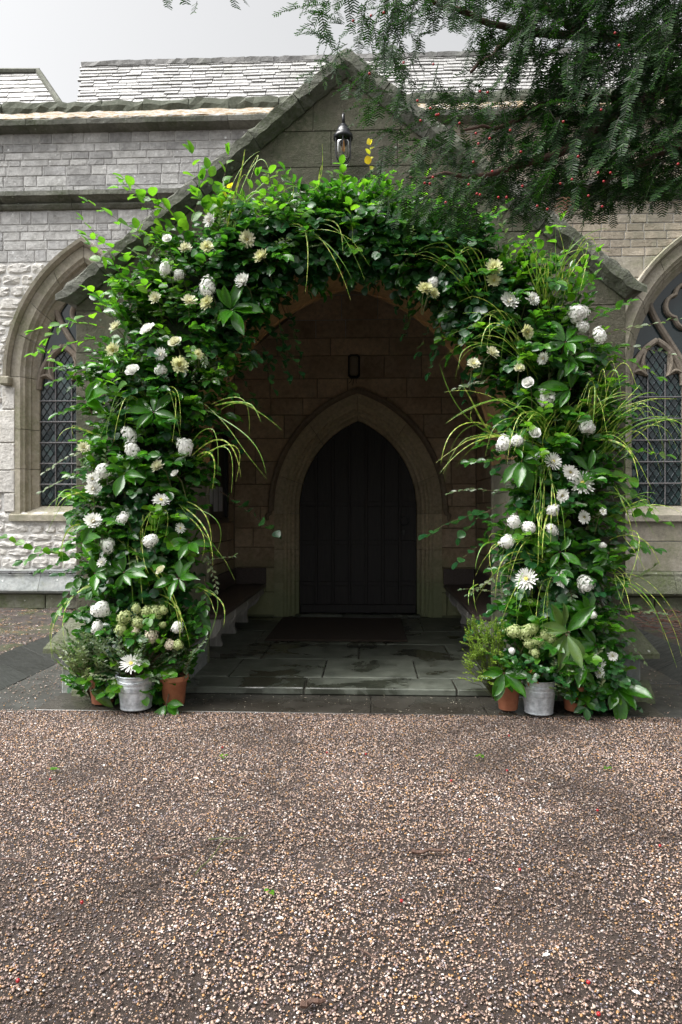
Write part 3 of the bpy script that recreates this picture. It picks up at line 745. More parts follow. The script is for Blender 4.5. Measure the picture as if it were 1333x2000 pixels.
        while z < z_l + .1:
            m = MB(); m.tube([(la.xc - lw - .01, yg - .03, z), (la.xc + lw + .01, yg - .03, z)], .011, 6); m.build('saddle_bar', M['iron'], w); z += .31
        for k in (-1, 1):
            m = MB(); m.tube([(la.xc + k * lw * .33 * 1.05, yg - .02, la.z0), (la.xc + k * lw * .33 * 1.05, yg - .02, z_l + .3)], .009, 6); m.build('upright_bar', M['iron'], w)
    return w
wl = make_window(winL, 'window', 51, 0); wr = make_window(winR, 'window', 52, 0)

# roofs behind the parapet
def slated(name, p0, ux, up, wbot, wtop, rows, sw, seed, hero=160):
    """p0 eaves corner; ux unit along eaves; up = vector eaves->ridge; widths at bottom and top (left end shifts)"""
    rt = empty(name, parent=church); rg = random.Random(seed); ux = Vector(ux); up = Vector(up); p0 = Vector(p0)
    nrm = ux.cross(up).normalized(); ul = up.length; uu = up / ul
    b = MB(); q = [p0, p0 + ux * wbot[1], p0 + up + ux * wtop[1], p0 + up + ux * wtop[0]]
    b.add([v - nrm * .03 for v in q] + [v - nrm * .12 for v in q], [(0,1,2,3),(7,6,5,4),(0,4,5,1),(1,5,6,2),(2,6,7,3),(3,7,4,0)]); b.build('roof_deck', M['under_slate'], rt)
    cnt = 0; rest = MB()
    for r_ in range(rows):
        k = r_ / rows; xs = wtop[0] * k; xe = wbot[1] + (wtop[1] - wbot[1]) * k; x = xs - rg.uniform(0, .08); h = ul / rows
        while x < xe - .03:
            w_ = min(rg.uniform(*sw), xe - x); a = p0 + uu * (h * r_ + rg.uniform(-.025, .015)) + ux * (x + .006); t_ = rg.uniform(.010, .030)
            e = [a, a + ux * (w_ - .012), a + ux * (w_ - .012) + uu * h * 1.25, a + uu * h * 1.25]
            lo = nrm * t_
            m = MB(); m.add([e[0] + lo + nrm*.02, e[1] + lo + nrm*.02 + uu * rg.uniform(-.015, .015), e[2] + nrm * .015, e[3] + nrm * .015, e[0], e[1], e[2] - nrm*.01, e[3] - nrm*.01], [(0,1,2,3),(0,4,5,1),(1,5,6,2),(3,7,4,0)])
            if cnt < hero and x < 5: m.build('slate', M['slate'], rt); cnt += 1
            else: rest.add(m.v, m.f)
            x += w_
    if rest.v: tag(rest.build('far_slates', M['slate'], rt), kind='stuff')
    return rt
r1 = slated('nave_roof', (-6.05, 14.0, 9.72), (1, 0, 0), (0, 0.95, 1.72), (0, 17.5), (-.30, 17.5), 16, (.26, .5), 61, 240)
rg = random.Random(5)
run('ridge_tile', [(14.86, 11.38), (14.84, 11.47), (14.95, 11.52), (15.06, 11.47), (15.04, 11.38)], -6.36, 11.2, M['slate'], r1, (.5, .9), 8, .012)
Yc = 16.0; a = at(-160, 218, Yc); b = at(126, 214, Yc); c = at(78, 141, Yc + .9); d = at(-160, 141, Yc + .9)
r2 = slated('chancel_roof', (a.x, Yc, b.z), (1, 0, 0), (0, .9, c.z - b.z), (0, b.x - a.x - .1), (0, c.x - a.x - .1), 9, (.26, .5), 66, 40)
m = MB(); m.tube([c + Vector((-.02, -.05, 0)), b + Vector((0, -.05, 0))], .075, 6); m.build('verge_coping', M['coping'], r2)
m = MB(); m.tube([d + Vector((0, -.05, 0)), c + Vector((.02, -.05, 0))], .07, 6); m.build('ridge_coping', M['coping'], r2)

# ------------------------------------------------------------ porch
porch = tag(empty('church_porch', (0, 0, 0)), 'gabled stone porch with mossy coping in front of the church wall', 'porch')
HW = 2.38; SL = .822; ZAP = 5.47
ztop = lambda x: ZAP - .17 - SL * abs(x - XC)
ent = Arch(XC, 1.41, 0.0, 1.95, 3.72)
fw = MB(); strip_wall(fw, XC - HW, XC + HW, -.2, ztop, lambda x: [(-.2, ent.top(x, .12))] if abs(x - XC) < ent.a + .12 else [], YF + .007, YF + .80, .06, extra=(XC, XC - ent.a - .12, XC + ent.a + .12))
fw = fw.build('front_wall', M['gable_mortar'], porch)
hl = []
for s_ in (-1, 1):
    n_ = Vector((-s_ * SL, -1)).normalized(); hl.append((XC, ZAP - .16, n_.x, n_.y))
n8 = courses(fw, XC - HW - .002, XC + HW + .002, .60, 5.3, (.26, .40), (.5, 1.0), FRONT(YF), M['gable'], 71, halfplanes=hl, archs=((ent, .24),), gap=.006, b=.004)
print('gable stones', n8)
# entrance arch: deep stone order with soffit
ea = empty('entrance_arch', parent=porch)
ep = [(.25, YF + .03), (.25, YF - .012), (.09, YF - .012), (.03, YF + .05), (.0, YF + .06), (0, YF + .80), (-.02, YF + .80), (-.02, YF + .84), (.25, YF + .84)]
qs = [0.0, .32, .52, .72, .86, 1.0, 1.18, 1.36, 1.54, 1.72, 1.88, 2.0]
for q0, q1 in zip(qs[:-1], qs[1:]):
    for fl_ in (0, 1):
        a_, b_ = (q0, q1) if not fl_ else (4 - q1, 4 - q0)
        sweep(ent, a_ + .0015, b_ - .0015, 5 if q0 >= 1 else 1, ep).build('voussoir', M['arch_stone' if q0 >= 1 else 'arch_jamb'], ea)
# pier plinth with sloped weathering
pp = empty('pier_plinth', parent=porch)
for s_ in (-1, 1):
    xi = XC + s_ * 1.405; xo = XC + s_ * HW
    # cross-section carried round: front and outer side
    m = MB(); P = .2; z1_, z2_ = .335, .62
    A = [(xi, YF), (xo, YF)]
    vs = [(xi, YF - P, z1_ - .04), (xo + s_*P, YF - P, z1_ - .04), (xo + s_*P, YF + .9, z1_ - .04), (xi, YF + .9, z1_ - .04),
          (xi, YF - P, z1_), (xo + s_*P, YF - P, z1_), (xo + s_*P, YF + .9, z1_), (xi, YF + .9, z1_),
          (xi, YF - .004, z2_), (xo + s_*.004, YF - .004, z2_), (xo + s_*.004, YF + .9, z2_), (xi, YF + .9, z2_)]
    fs = [(0,1,5,4),(4,5,9,8),(1,2,6,5),(5,6,10,9),(8,9,10,11),(3,2,1,0),(0,4,8,11,7,3),(2,3,7,11,10,6)]
    m.add(vs, fs if s_ > 0 else [f[::-1] for f in fs]); m.build('weathering_stone', M['plinth'], pp)
    m = MB(); a, b = sorted((xi, xo + s_ * .09)); m.bbox(a, b, YF - .09, YF + .9, -.2, z1_ - .045, .012); m.build('base_stone', M['plinth_blue'], pp)
    m = MB(); a, b = sorted((xi + s_ * .3, xo + s_ * (.16 if s_ > 0 else -.05))); m.add([(a, YF-.22, -.1), (b, YF-.22, -.1), (b, YF+.3, -.1), (a, YF+.3, -.1), (a, YF-.2, -.02), (b, YF-.2, -.02), (b, YF-.08, .09), (a, YF-.08, .09)],
        [(0,1,5,4),(4,5,6,7),(1,2,6,5),(3,0,4,7),(2,3,7,6)]); m.build('footing', M['plinth'], pp)
# gable coping
gc = empty('gable_coping', parent=porch); rg = random.Random(81)
for s_ in (-1, 1):
    Ls = math.hypot(2.52, ZAP - 3.40); ang = math.atan2(ZAP - 3.40, 2.52); x = 0.0
    # local frame: along slope downwards from apex
    dx = Vector((s_ * math.cos(ang), 0, -math.sin(ang))); nz_ = Vector((s_ * math.sin(ang), 0, math.cos(ang)))
    while x < Ls - .02:
        w = min(rg.uniform(.45, .75), Ls - x)
        if Ls - x - w < .25: w = Ls - x
        last = x + w > Ls - .03
        k = max(2, int(w / .06)); vs = []
        prof = [(-.10, -.095), (-.10, -.02), (-.085, -.004), (.22, .03), (.50, -.02), (.50, -.16), (-.02, -.165)]
        th_ = 0
        for i in range(k + 1):
            sx = x + .003 + (w - .006) * i / k
            for y, h in prof:
                p = Vector((XC, YF + y, ZAP)) + dx * sx + nz_ * (h + (rg.uniform(-.013, .009) if h > -.1 else rg.uniform(-.006, .006))) + Vector((0, rg.uniform(-.009, .009), 0))
                if i == 0 and x == 0: p.x = XC + s_ * .002
                if last and i == k: p = Vector((XC + s_ * 2.52, YF + y, p.z + (.10 if h < -.1 else 0.0)))
                vs.append(p)
        n_ = len(prof)
        fs = [(i*n_+j, i*n_+(j+1) % n_, (i+1)*n_+(j+1) % n_, (i+1)*n_+j) for i in range(k) for j in range(n_)]
        fs += [tuple(range(n_-1, -1, -1)), tuple(range(k*n_, (k+1)*n_))]
        m = MB(); m.add(vs, fs if s_ < 0 else [f[::-1] for f in fs]); m.build('coping_stone', M['coping'], gc); x += w
# roof slopes and inside
for s_ in (-1, 1):
    m = MB(); xo = XC + s_ * 2.45
    zr = lambda x: ZAP - .28 - SL * abs(x - XC)
    vs = [(XC, YF + .45, zr(XC)), (xo, YF + .45, zr(xo)), (xo, YB + .04, zr(xo)), (XC, YB + .04, zr(XC))]
    vs += [(x, y, z - .14) for x, y, z in vs]
    m.add(vs, [(0,1,2,3),(7,6,5,4),(0,4,5,1),(1,5,6,2),(2,6,7,3),(3,7,4,0)]); m.build('roof_slope', M['bench_dark'], porch)
for yr in (6.95, 7.65, 8.35, 9.05):
    for s_ in (-1, 1):
        m = MB(); Mx = Matrix.Translation((XC, yr, ZAP - .46)) @ Matrix.Rotation(s_ * math.atan(SL), 4, 'Y')
        a, b = sorted((0.05 * s_, s_ * 2.3)); m.box(a, b, -.05, .05, -.10, .02, M=Mx); m.build('rafter', M['bench_dark'], porch)
XIL, XIR = -1.93, 1.53
for s_, xi, xo in ((-1, XIL, XC - HW + .02), (1, XIR, XC + HW - .02)):
    m = MB(); a, b = sorted((xi + s_ * .03, xo)); m.box(a, b, YF + .80, YB + .04, -.2, 3.55)
    sw = m.build('side_wall', M['inner_mortar'], porch)
    sfn = (lambda xi, s_: (lambda a, z, d: (xi + s_ * d, (a if s_ > 0 else -a), z)))(xi, s_)
    ya, yb = (6.72, 9.74) if s_ > 0 else (-9.74, -6.72)
    courses(sw, ya, yb, 0.02, 3.4, (.25, .36), (.45, .85), sfn, M['inner'], 90 + s_, gap=.012, b=.007)
door_ar = Arch(-.153, .855, 0.0, 1.55, 2.83)
bw = MB(); strip_wall(bw, XIL - .02, XIR + .02, -.1, lambda x: min(ZAP - .32 - SL * abs(x - XC), 9), lambda x: [(-.1, door_ar.top(x, .15))] if abs(x - door_ar.xc) < door_ar.a + .15 else [], YB + .03, YB + .4, .05, extra=(XC,))
bw = bw.build('back_wall', M['inner_mortar'], porch)
n9 = courses(bw, XIL, XIR, 0.02, 5.1, (.24, .36), (.4, .9), FRONT(YB), M['inner'], 95, archs=((door_ar, .30),), gap=.012, b=.007,
        halfplanes=[(XC, ZAP - .35, -s_ * SL / math.hypot(SL, 1), -1 / math.hypot(SL, 1)) for s_ in (-1, 1)])
print('back stones', n9)
da = empty('door_arch', parent=porch)
dp_ = [(.34, YB + .03), (.34, YB - .03), (.22, YB - .035), (.19, YB - .005), (.17, YB + .0), (.15, YB + .03), (.12, YB + .02), (.09, YB + .06), (.06, YB + .055), (.04, YB + .10), (0, YB + .14), (0, YB + .33), (.34, YB + .33)]
qs = [0.0, .32, .62, .95, 1.22, 1.62, 2.0]
for q0, q1 in zip(qs[:-1], qs[1:]):
    for fl_ in (0, 1):
        a_, b_ = (q0, q1) if not fl_ else (4 - q1, 4 - q0)
        sweep(door_ar, a_ + .002, b_ - .002, 9 if q0 >= .9 else 2, dp_).build('voussoir', M['door_arch'], da)
hp_ = [(.345, YB + .03), (.345, YB - .05), (.37, YB - .09), (.41, YB - .09), (.425, YB - .03), (.425, YB + .03)]
for a_, b_ in ((.98, 2), (2, 3.02)): sweep(door_ar, a_, b_, 16, hp_).build('hood_mould', M['inner_mortar'], da)
for s_ in (-1, 1):                                    # turned-out ends of the hood
    x = door_ar.xc + s_ * (door_ar.a + .385); m = MB(); m.tube([(x, YB - .03, 1.55), (x + s_ * .02, YB - .035, 1.48), (x + s_ * .06, YB - .035, 1.45), (x + s_ * .05, YB - .03, 1.38)], [.035, .035, .032, .02], 6); m.build('hood_stop', M['inner_mortar'], da)

# ------------------------------------------------------------ door
door = tag(empty('church_door', (door_ar.xc, YB + .22, 0)), 'dark oak plank door under the pointed stone arch inside the porch', 'door')
door.location = (0, 0, 0)
nb = 7; rg = random.Random(7)
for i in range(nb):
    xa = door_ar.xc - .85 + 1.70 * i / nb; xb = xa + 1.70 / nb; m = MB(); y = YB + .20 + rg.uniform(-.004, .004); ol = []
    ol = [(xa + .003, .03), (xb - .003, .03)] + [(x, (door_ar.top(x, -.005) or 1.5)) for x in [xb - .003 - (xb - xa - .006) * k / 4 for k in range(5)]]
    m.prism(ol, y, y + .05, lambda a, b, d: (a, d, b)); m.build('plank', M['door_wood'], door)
for i in range(1, nb):
    x = door_ar.xc - .85 + 1.70 * i / nb; m = MB(); m.bbox(x - .022, x + .022, YB + .175, YB + .203, .04, (door_ar.top(x, -.03) or 1.5), .008); m.build('cover_strip', M['door_wood'], door)
for z in (.42, 1.02, 1.58):
    m = MB(); m.bbox(door_ar.xc - .835, door_ar.xc + .835, YB + .185, YB + .203, z, z + .07, .006); m.build('rail', M['door_wood'], door)
m = MB(); m.bbox(door_ar.xc - .84, door_ar.xc + .84, YB + .16, YB + .2, .03, .16, .01); m.build('kick_board', M['door_wood'], door)
c = at(790, 1018, YB + .17); m = MB(); pts = [(c.x + .06 * math.cos(w), c.y - .015, c.z + .06 * math.sin(w)) for w in [2 * math.pi * i / 16 for i in range(17)]]
m.tube(pts, .009, 6); m.lathe([(.0, .0), (.03, .0), (.03, .01), (0, .012)], 10, (c.x, c.y, c.z + .055)); m.build('ring_handle', M['black_metal'], door)
m = MB(); m.bbox(c.x - .02, c.x + .02, c.y - .004, c.y + .012, c.z - .2, c.z - .12, .005); m.build('keyhole_plate', M['black_metal'], door)
m = MB(); m.bbox(door_ar.xc - .9, door_ar.xc + .9, YB + .02, YB + .4, -.1, .028, .01); m.build('door_sill', M['flag'], door)
m = MB(); m.box(-3, 3, YB + .78, YB + .85, -.2, 6); m.build('dark_interior', M['under_slate'], church)

# ------------------------------------------------------------ benches
def bench(s_, label):
    xw = XIL if s_ < 0 else XIR; b = tag(empty('porch_bench', (xw, 8.2, 0)), label, 'bench', 'benches along the porch walls'); b.location = (0, 0, 0)
    xi = xw - s_ * .006; xf = xw - s_ * .47; a, c_ = sorted((xi, xf)); y0, y1 = 6.76, 9.72
    m = MB(); m.bbox(a, c_, y0, y1, .425, .47, .012); m.build('seat', M['bench_dark'], b)
    m = MB(); p, q = sorted((xi - s_ * .0, xi - s_ * .03)); m.bbox(p, q, y0 + .02, y1 - .001, .472, .70, .006); m.build('back_board', M['bench_dark'], b)
    m = MB(); p, q = sorted((xi - s_ * .032, xf + s_ * .0)); m.bbox(p, q, y1 - .03, y1 - .001, .472, .70, .006); m.build('end_board', M['bench_dark'], b)
    m = MB(); p, q = sorted((xf + s_ * .03, xf + s_ * .055)); m.bbox(p, q, y0 + .05, y1 - .05, .33, .424, .005); m.build('apron', M['bench_grey'], b)
    prof = [(.02, 0), (.02, .424), (.44, .424), (.45, .36), (.44, .31), (.40, .25), (.33, .21), (.29, .17), (.275, .10), (.285, .05), (.30, .02), (.29, 0)]
    for yy in (6.80, 7.55, 8.35, 9.2):
        m = MB(); m.prism([(xw - s_ * r, z) for r, z in prof], yy, yy + .055, lambda a, z, d: (a, d, z)); m.build('bracket', M['bench_grey'], b)
bench(-1, 'weathered wooden bench on the left wall of the porch, curved brackets in view')
bench(1, 'weathered wooden bench on the right wall of the porch, half hidden by foliage')

m = MB(); m.bbox(-1.2, .45, 7.85, 9.5, .004, .03, .008); tag(m.build('door_mat', M['mat_brown']), 'large dark brown coir mat on the flagstones before the door', 'door mat')
# notice board on the left inner wall
nb_ = tag(empty('notice_board', (0, 0, 0)), 'black framed notice board with papers on the left porch wall', 'notice board')
xb = XIL + .008; m = MB(); m.bbox(xb, xb + .03, 7.5, 8.96, 1.42, 2.5, .006); m.build('board', M['black_metal'], nb_)
for y0, y1, z0, z1 in ((7.45, 9.0, 1.36, 1.43), (7.45, 9.0, 2.49, 2.56), (7.45, 7.52, 1.43, 2.49), (8.93, 9.0, 1.43, 2.49)):
    m = MB(); m.bbox(xb, xb + .07, y0, y1, z0, z1, .012); m.build('frame_rail', M['black_metal'], nb_)
rg = random.Random(2)
for y in (7.7, 7.98, 8.26, 8.54):
    m = MB(); z = rg.uniform(1.5, 1.6); m.box(xb + .033, xb + .036, y, y + .22, z, z + .31); m.build('paper_sheet', M['paper'], nb_)
# bulkhead light above the door
c = at(692, 716, YB); lt = tag(empty('bulkhead_light', c), 'small oblong bulkhead light with loose wires above the door arch', 'wall light')
def loc(m, name, mat, par, sm=False): return m.build(name, mat, par, sm)
m = MB(); m.bbox(-.085, .085, -.045, .0, -.17, .17, .03); loc(m, 'housing', M['black_metal'], lt)
m = MB(); m.bbox(-.062, .062, -.075, -.04, -.14, .14, .025); loc(m, 'diffuser', M['fixture'], lt)
for k in (-.03, .0, .03):
    m = MB(); m.tube([(k, -.02, -.17), (k * 1.3 - .01, -.025, -.22), (k * 1.9 - .02, -.02, -.27 + abs(k))], .004, 5); loc(m, 'wire', M['black_metal'], lt)
# lantern on the gable
c = at(671, 318, YF - .13); ln = tag(empty('wall_lantern', at(671, 322, YF - .13)), 'black metal and clear glass lantern hanging on the porch gable', 'lantern')
zt = .39; ln.scale = (1.12, 1.12, 1.12)
m = MB(); m.tube([(0, .13, .30), (0, .10, .34), (0, .04, .375), (0, 0, .385), (0, -.012, .37), (0, -.012, .30)], .011, 8); loc(m, 'bracket_arm', M['black_metal'], ln, True)
m = MB(); m.lathe([(.0, -.01), (.055, -.01), (.055, .005), (.0, .012)], 14); m.v = [(x, .127 - z, y + .28) for x, y, z in m.v]; loc(m, 'wall_plate', M['black_metal'], ln)
m = MB(); m.lathe([(.0, .30), (.022, .30), (.025, .285), (.04, .28), (.052, .25), (.058, .225), (.073, .215), (.073, .19), (.06, .185), (.0, .19)], 20, (0, -.012, 0)); loc(m, 'cap', M['black_metal'], ln, True)
m = MB(); m.lathe([(.052, .19), (.056, .15), (.056, .08), (.05, .05), (.034, .025), (.0, .012)], 20, (0, -.012, 0)); loc(m, 'glass_globe', M['lampglass'], ln, True)
for k in range(6):
    w = 2 * math.pi * (k + .5) / 6; m = MB(); m.tube([(r * math.cos(w), r * math.sin(w) - .012, z) for r, z in ((.062, .19), (.063, .14), (.063, .08), (.056, .045), (.038, .018), (.01, .003))], .0045, 5); loc(m, 'cage_bar', M['black_metal'], ln)
m = MB(); m.lathe([(.0, -.012), (.012, -.01), (.016, .0), (.01, .01), (0, .012)], 10, (0, -.012, 0)); loc(m, 'finial', M['black_metal'], ln, True)
m = MB(); m.lathe([(.0, .10), (.012, .105), (.017, .125), (.012, .15), (.009, .19), (0, .19)], 12, (0, -.012, 0)); loc(m, 'bulb', M['bulb'], ln, True)
# black cable clipped along the plinth on the left
cb = tag(empty('cable', (0, 0, 0)), 'thin black cable clipped along the plinth below the left window', 'cable')
for k, z in enumerate((.645, .625)):
    m = MB(); m.tube([(-7.5 + i * .4, YB - .075 - .01 * k, z + .003 * math.sin(i * 2)) for i in range(14)], .009, 5); m.build('cable_run', M['black_metal'], cb)
for i in range(10):
    m = MB(); m.bbox(-6.4 + i * .3, -6.36 + i * .3, YB - .1, YB - .06, .605, .635, .006); m.build('clip', M['black_metal'], cb)
# ------------------------------------------------------------ leaves, flowers, foliage
NR = np.random.default_rng(17)
def template(widths, ts, fold=.25, curl=.18, cup=0.0, wave=0.0):
    """leaf along +Y, unit length; returns verts (n,3) as (x in half-width units, y, z) and faces"""
    vs = [(0, 0, 0)]; k = len(ts)
    for t_, w in zip(ts, widths):
        z = -curl * t_ * t_
        vs += [(-w, t_, z + fold * w * .5 + wave * math.sin(t_ * 19) * w), (0, t_, z), (w, t_, z + fold * w * .5 - wave * math.sin(t_ * 17 + 1) * w)]
    vs.append((0, 1, -curl)); n = len(vs)
    fs = [(0, 2, 1), (0, 3, 2)]
    for i in range(k - 1):
        a = 1 + i * 3; b = a + 3; fs += [(a, a+1, b+1, b), (a+1, a+2, b+2, b+1)]
    a = 1 + (k - 1) * 3; fs += [(a, a+1, n-1), (a+1, a+2, n-1)]
    return np.array(vs, float), fs
T_OVAL = template([.62, 1.0, .93, .55], [.15, .4, .65, .88], .3, .14, wave=.05)
T_LANCE = template([.45, .9, 1.0, .6], [.15, .38, .62, .86], .35, .2)
T_SLIM = template([.6, 1.0, .75], [.2, .5, .8], .3, .12)
T_BIG = template([.28, .62, .92, 1.0, .80, .42], [.08, .24, .42, .6, .78, .92], .32, .22, wave=.03)
T_PETAL = template([.7, 1.0, .8], [.25, .6, .88], .5, -.25)

def unit(a): return a / np.maximum(np.linalg.norm(a, axis=-1, keepdims=True), 1e-9)
def leaves_mesh(name, P, D, Nn, L, W, tpl, mat):
    """one mesh of many leaves. P base, D direction, Nn approximate upper normal, L length, W half width"""
    tv, tf = tpl; P, D, Nn = np.asarray(P, float), unit(np.asarray(D, float)), np.asarray(Nn, float)
    L, W = np.asarray(L, float), np.asarray(W, float)
    S = unit(np.cross(D, Nn)); N2 = np.cross(S, D); n = len(P); k = len(tv)
    V = P[:, None, :] + S[:, None, :] * (tv[None, :, 0:1] * W[:, None, None]) + D[:, None, :] * (tv[None, :, 1:2] * L[:, None, None]) + N2[:, None, :] * (tv[None, :, 2:3] * np.where(np.abs(tv[None, :, 0:1]) > 0, (W * .6 + L * .4)[:, None, None], L[:, None, None]))
    V = V.reshape(-1, 3)
    sizes = np.array([len(f) for f in tf]); flat = np.concatenate([np.array(f) for f in tf])
    loops = (flat[None, :] + (np.arange(n) * k)[:, None]).ravel()
    starts_1 = np.concatenate([[0], np.cumsum(sizes)[:-1]]); starts = (starts_1[None, :] + (np.arange(n) * len(flat))[:, None]).ravel()
    me = bpy.data.meshes.new(name); me.vertices.add(len(V)); me.vertices.foreach_set('co', V.ravel().astype(np.float32))
    me.loops.add(len(loops)); me.loops.foreach_set('vertex_index', loops.astype(np.int32))
    me.polygons.add(len(starts)); me.polygons.foreach_set('loop_start', starts.astype(np.int32))
    me.polygons.foreach_set('use_smooth', np.ones(len(starts), bool))
    me.update(calc_edges=True); me.validate(); me.materials.append(mat)
    return me

def rv(s=1.0): return Vector(NR.normal(0, s, 3))
def sprig(p, d, length, n, L, W, spread=55, droop=.25, jitter=.25, terminal=True, flat=None):
    """alternate leaves along a drooping twig -> (stem points, leaf records)"""
    p = Vector(p); d = Vector(d).normalized(); pts = [p.copy()]; rec = []
    side = d.cross(Vector((0, 0, 1)))
    if side.length < .1: side = Vector((1, 0, 0))
    side.normalize(); st = length / n
    for i in range(n):
        d = (d + Vector((0, 0, -droop / n)) + rv(.06)).normalized(); p = p + d * st; pts.append(p.copy())
        s_ = 1 if i % 2 else -1
        side = (side - d * side.dot(d)).normalized(); up = side.cross(d)
        if up.z < 0 and abs(up.z) > .3: up = -up
        a = R(spread + NR.normal(0, 10)); sc = NR.uniform(.75, 1.15) * (1 - .35 * (i / n) ** 2)
        ld = (d * math.cos(a) + side * (s_ * math.sin(a)) + rv(jitter * .5)).normalized()
        nn = (up * .35 + Vector((0, -.9, .55)) + rv(jitter * 1.6)).normalized()
        rec.append((p.copy(), ld, nn, L * sc, W * sc))
    if terminal: rec.append((p.copy(), (d + rv(.15)).normalized(), (side.cross(d) + Vector((0, -.6, .5))).normalized(), L * .8, W * .8))
    return pts, rec
def rec_mesh(name, recs, tpl, mat):
    return leaves_mesh(name, [tuple(r[0]) for r in recs], [tuple(r[1]) for r in recs], [tuple(r[2]) for r in recs], [r[3] for r in recs], [r[4] for r in recs], tpl, mat)
def stem_tubes(m, pts, r0, r1=None, n=4, mi=0):
    k = len(pts); r1 = r0 * .5 if r1 is None else r1
    m.tube(pts, [r0 + (r1 - r0) * i / (k - 1) for i in range(k)], n, mi, cap=False)
def join_to(me, mb, mat):
    """append a stem MB to a leaf mesh as second material"""
    import bmesh
    bm = bmesh.new(); bm.from_mesh(me); base = [bm.verts.new(v) for v in mb.v]
    me.materials.append(mat); k = len(me.materials) - 1
    for f in mb.f:
        fc = bm.faces.new([base[i] for i in f]); fc.material_index = k; fc.smooth = True
    bm.to_mesh(me); bm.free()

SPEC = {  # material, template, leaf length, half width, leaves, twig length, spread, droop
 'beech':  ('beech', T_OVAL, .080, .030, 8, .27, 50, .15),
 'laurel': ('laurel', T_LANCE, .098, .028, 8, .24, 50, .3),
 'olive':  ('olive', T_SLIM, .046, .0105, 14, .24, 42, .2),
 'ivy':    ('ivy', T_OVAL, .074, .035, 8, .25, 65, .9),
}
# ------------------------------------------------------------ the floral arch
arch = tag(empty('floral_arch', (XC, 5.6, 0)), 'huge arch of green foliage and white flowers framing the porch entrance', 'flower arch')
arch.location = (0, 0, 0)
PATH = [(262,1340,80),(264,1280,98),(266,1180,102),(268,1080,108),(276,980,112),(284,880,118),(296,780,132),(322,690,150),(378,600,148),(440,520,125),
        (520,482,88),(600,464,66),(690,450,64),(770,460,68),(850,494,76),(930,540,95),(1005,610,122),(1070,690,122),(1090,790,112),(1090,890,112),(1088,990,114),(1092,1090,110),(1098,1190,108),(1098,1280,100),(1096,1340,80)]
YA = 5.62
PTS = [(at(u, v, YA), r / 240.0) for u, v, r in PATH]
def path_at(s):
    s = max(0, min(len(PTS) - 1.001, s)); i = int(s); k = s - i
    return PTS[i][0].lerp(PTS[i+1][0], k), PTS[i][1] * (1 - k) + PTS[i+1][1] * k
# hidden frame: a tube hoop wound with dark moss
m = MB(); m.tube([(p.x, p.y + .05, p.z) for p, r in PTS], .03, 8); m.build('frame_hoop', M['black_metal'], arch)
mm = MB(); ring = []
k = 90; nn = 14; vs = []
for i in range(k + 1):
    p, r = path_at(i / k * (len(PTS) - 1)); q, _ = path_at((i + .5) / k * (len(PTS) - 1)); t_ = (q - p)
    if t_.length < 1e-4: t_ = Vector((0, 0, -1))
    t_.normalize(); a = Vector((0, 1, 0)); b = t_.cross(a).normalized()
    for j in range(nn):
        w = 2 * math.pi * j / nn; jit = NR.uniform(.8, 1.15)
        vs.append(p + Vector((0, .07, 0)) + (b * math.cos(w) * r * .62 + a * math.sin(w) * .13) * jit)
mm.add(vs, [(i*nn+j, i*nn+(j+1) % nn, (i+1)*nn+(j+1) % nn, (i+1)*nn+j) for i in range(k) for j in range(nn)])
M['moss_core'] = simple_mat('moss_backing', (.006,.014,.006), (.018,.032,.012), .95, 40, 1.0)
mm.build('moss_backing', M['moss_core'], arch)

bulk = {k: [] for k in SPEC}; bulk_stem = MB(); outer = []
NPATH = len(PTS) - 1
def radial_pt(s, th, fr):
    p, r = path_at(s); q, _ = path_at(min(NPATH - .01, s + .05)); t_ = q - p
    if t_.length < 1e-5: t_ = Vector((0, 0, -1))
    t_.normalize(); b = Vector((0, 1, 0)).cross(t_).normalized()
    rad = b * math.cos(th) * r + Vector((0, -1, 0)) * math.sin(th) * .25
    return p + rad * fr, rad.normalized(), r
def add_sprig(kind, p, d, scale=1.0, out=False, tl=1.0, nleaf=None, droop=None):
    mt, tp, L, W, n, ln, sp, dr = SPEC[kind]
    pts, rec = sprig(p, d, ln * scale * tl, nleaf or n, L * scale, W * scale, sp, dr if droop is None else droop)
    if out: outer.append((kind, pts, rec))
    else:
        bulk[kind] += rec; stem_tubes(bulk_stem, pts, .0022, .001, 3)
for i in range(2500):
    s = NR.uniform(0, NPATH); th = NR.uniform(-.35, math.pi + .35); fr = NR.uniform(.25, .94)
    p, rad, r = radial_pt(s, th, fr)
    side = p.x - XC
    inner = (p.z < 3.9) and (abs(p.x - XC) < 1.2)
    u = NR.random()
    top = p.z > 3.0
    if inner and top: kind = 'ivy' if u < .6 else 'laurel'
    elif top: kind = 'beech' if u < .42 else ('laurel' if u < .74 else ('olive' if u < .84 else 'ivy'))
    else: kind = 'laurel' if u < .42 else ('beech' if u < .62 else ('olive' if u < .74 else 'ivy'))
    d = rad * .9 + Vector((0, -.35, .25)) + rv(.45)
    add_sprig(kind, p - d.normalized() * .10, d, NR.uniform(.78, 1.32))
for i in range(300):                     # ivy hanging round the edge of the stone arch
    q = NR.uniform(.55, 3.45) if NR.random() < .75 else NR.uniform(1.5, 2.5); x, z = ent.pt(q, NR.uniform(-.02, .34))
    sgn = 1 if x < XC else -1
    add_sprig('ivy' if NR.random() < .7 else 'laurel', (x, NR.uniform(5.66, 5.86), z), Vector((sgn * NR.uniform(-.6, .5), -.3, -.35)) + rv(.35), NR.uniform(.85, 1.2))
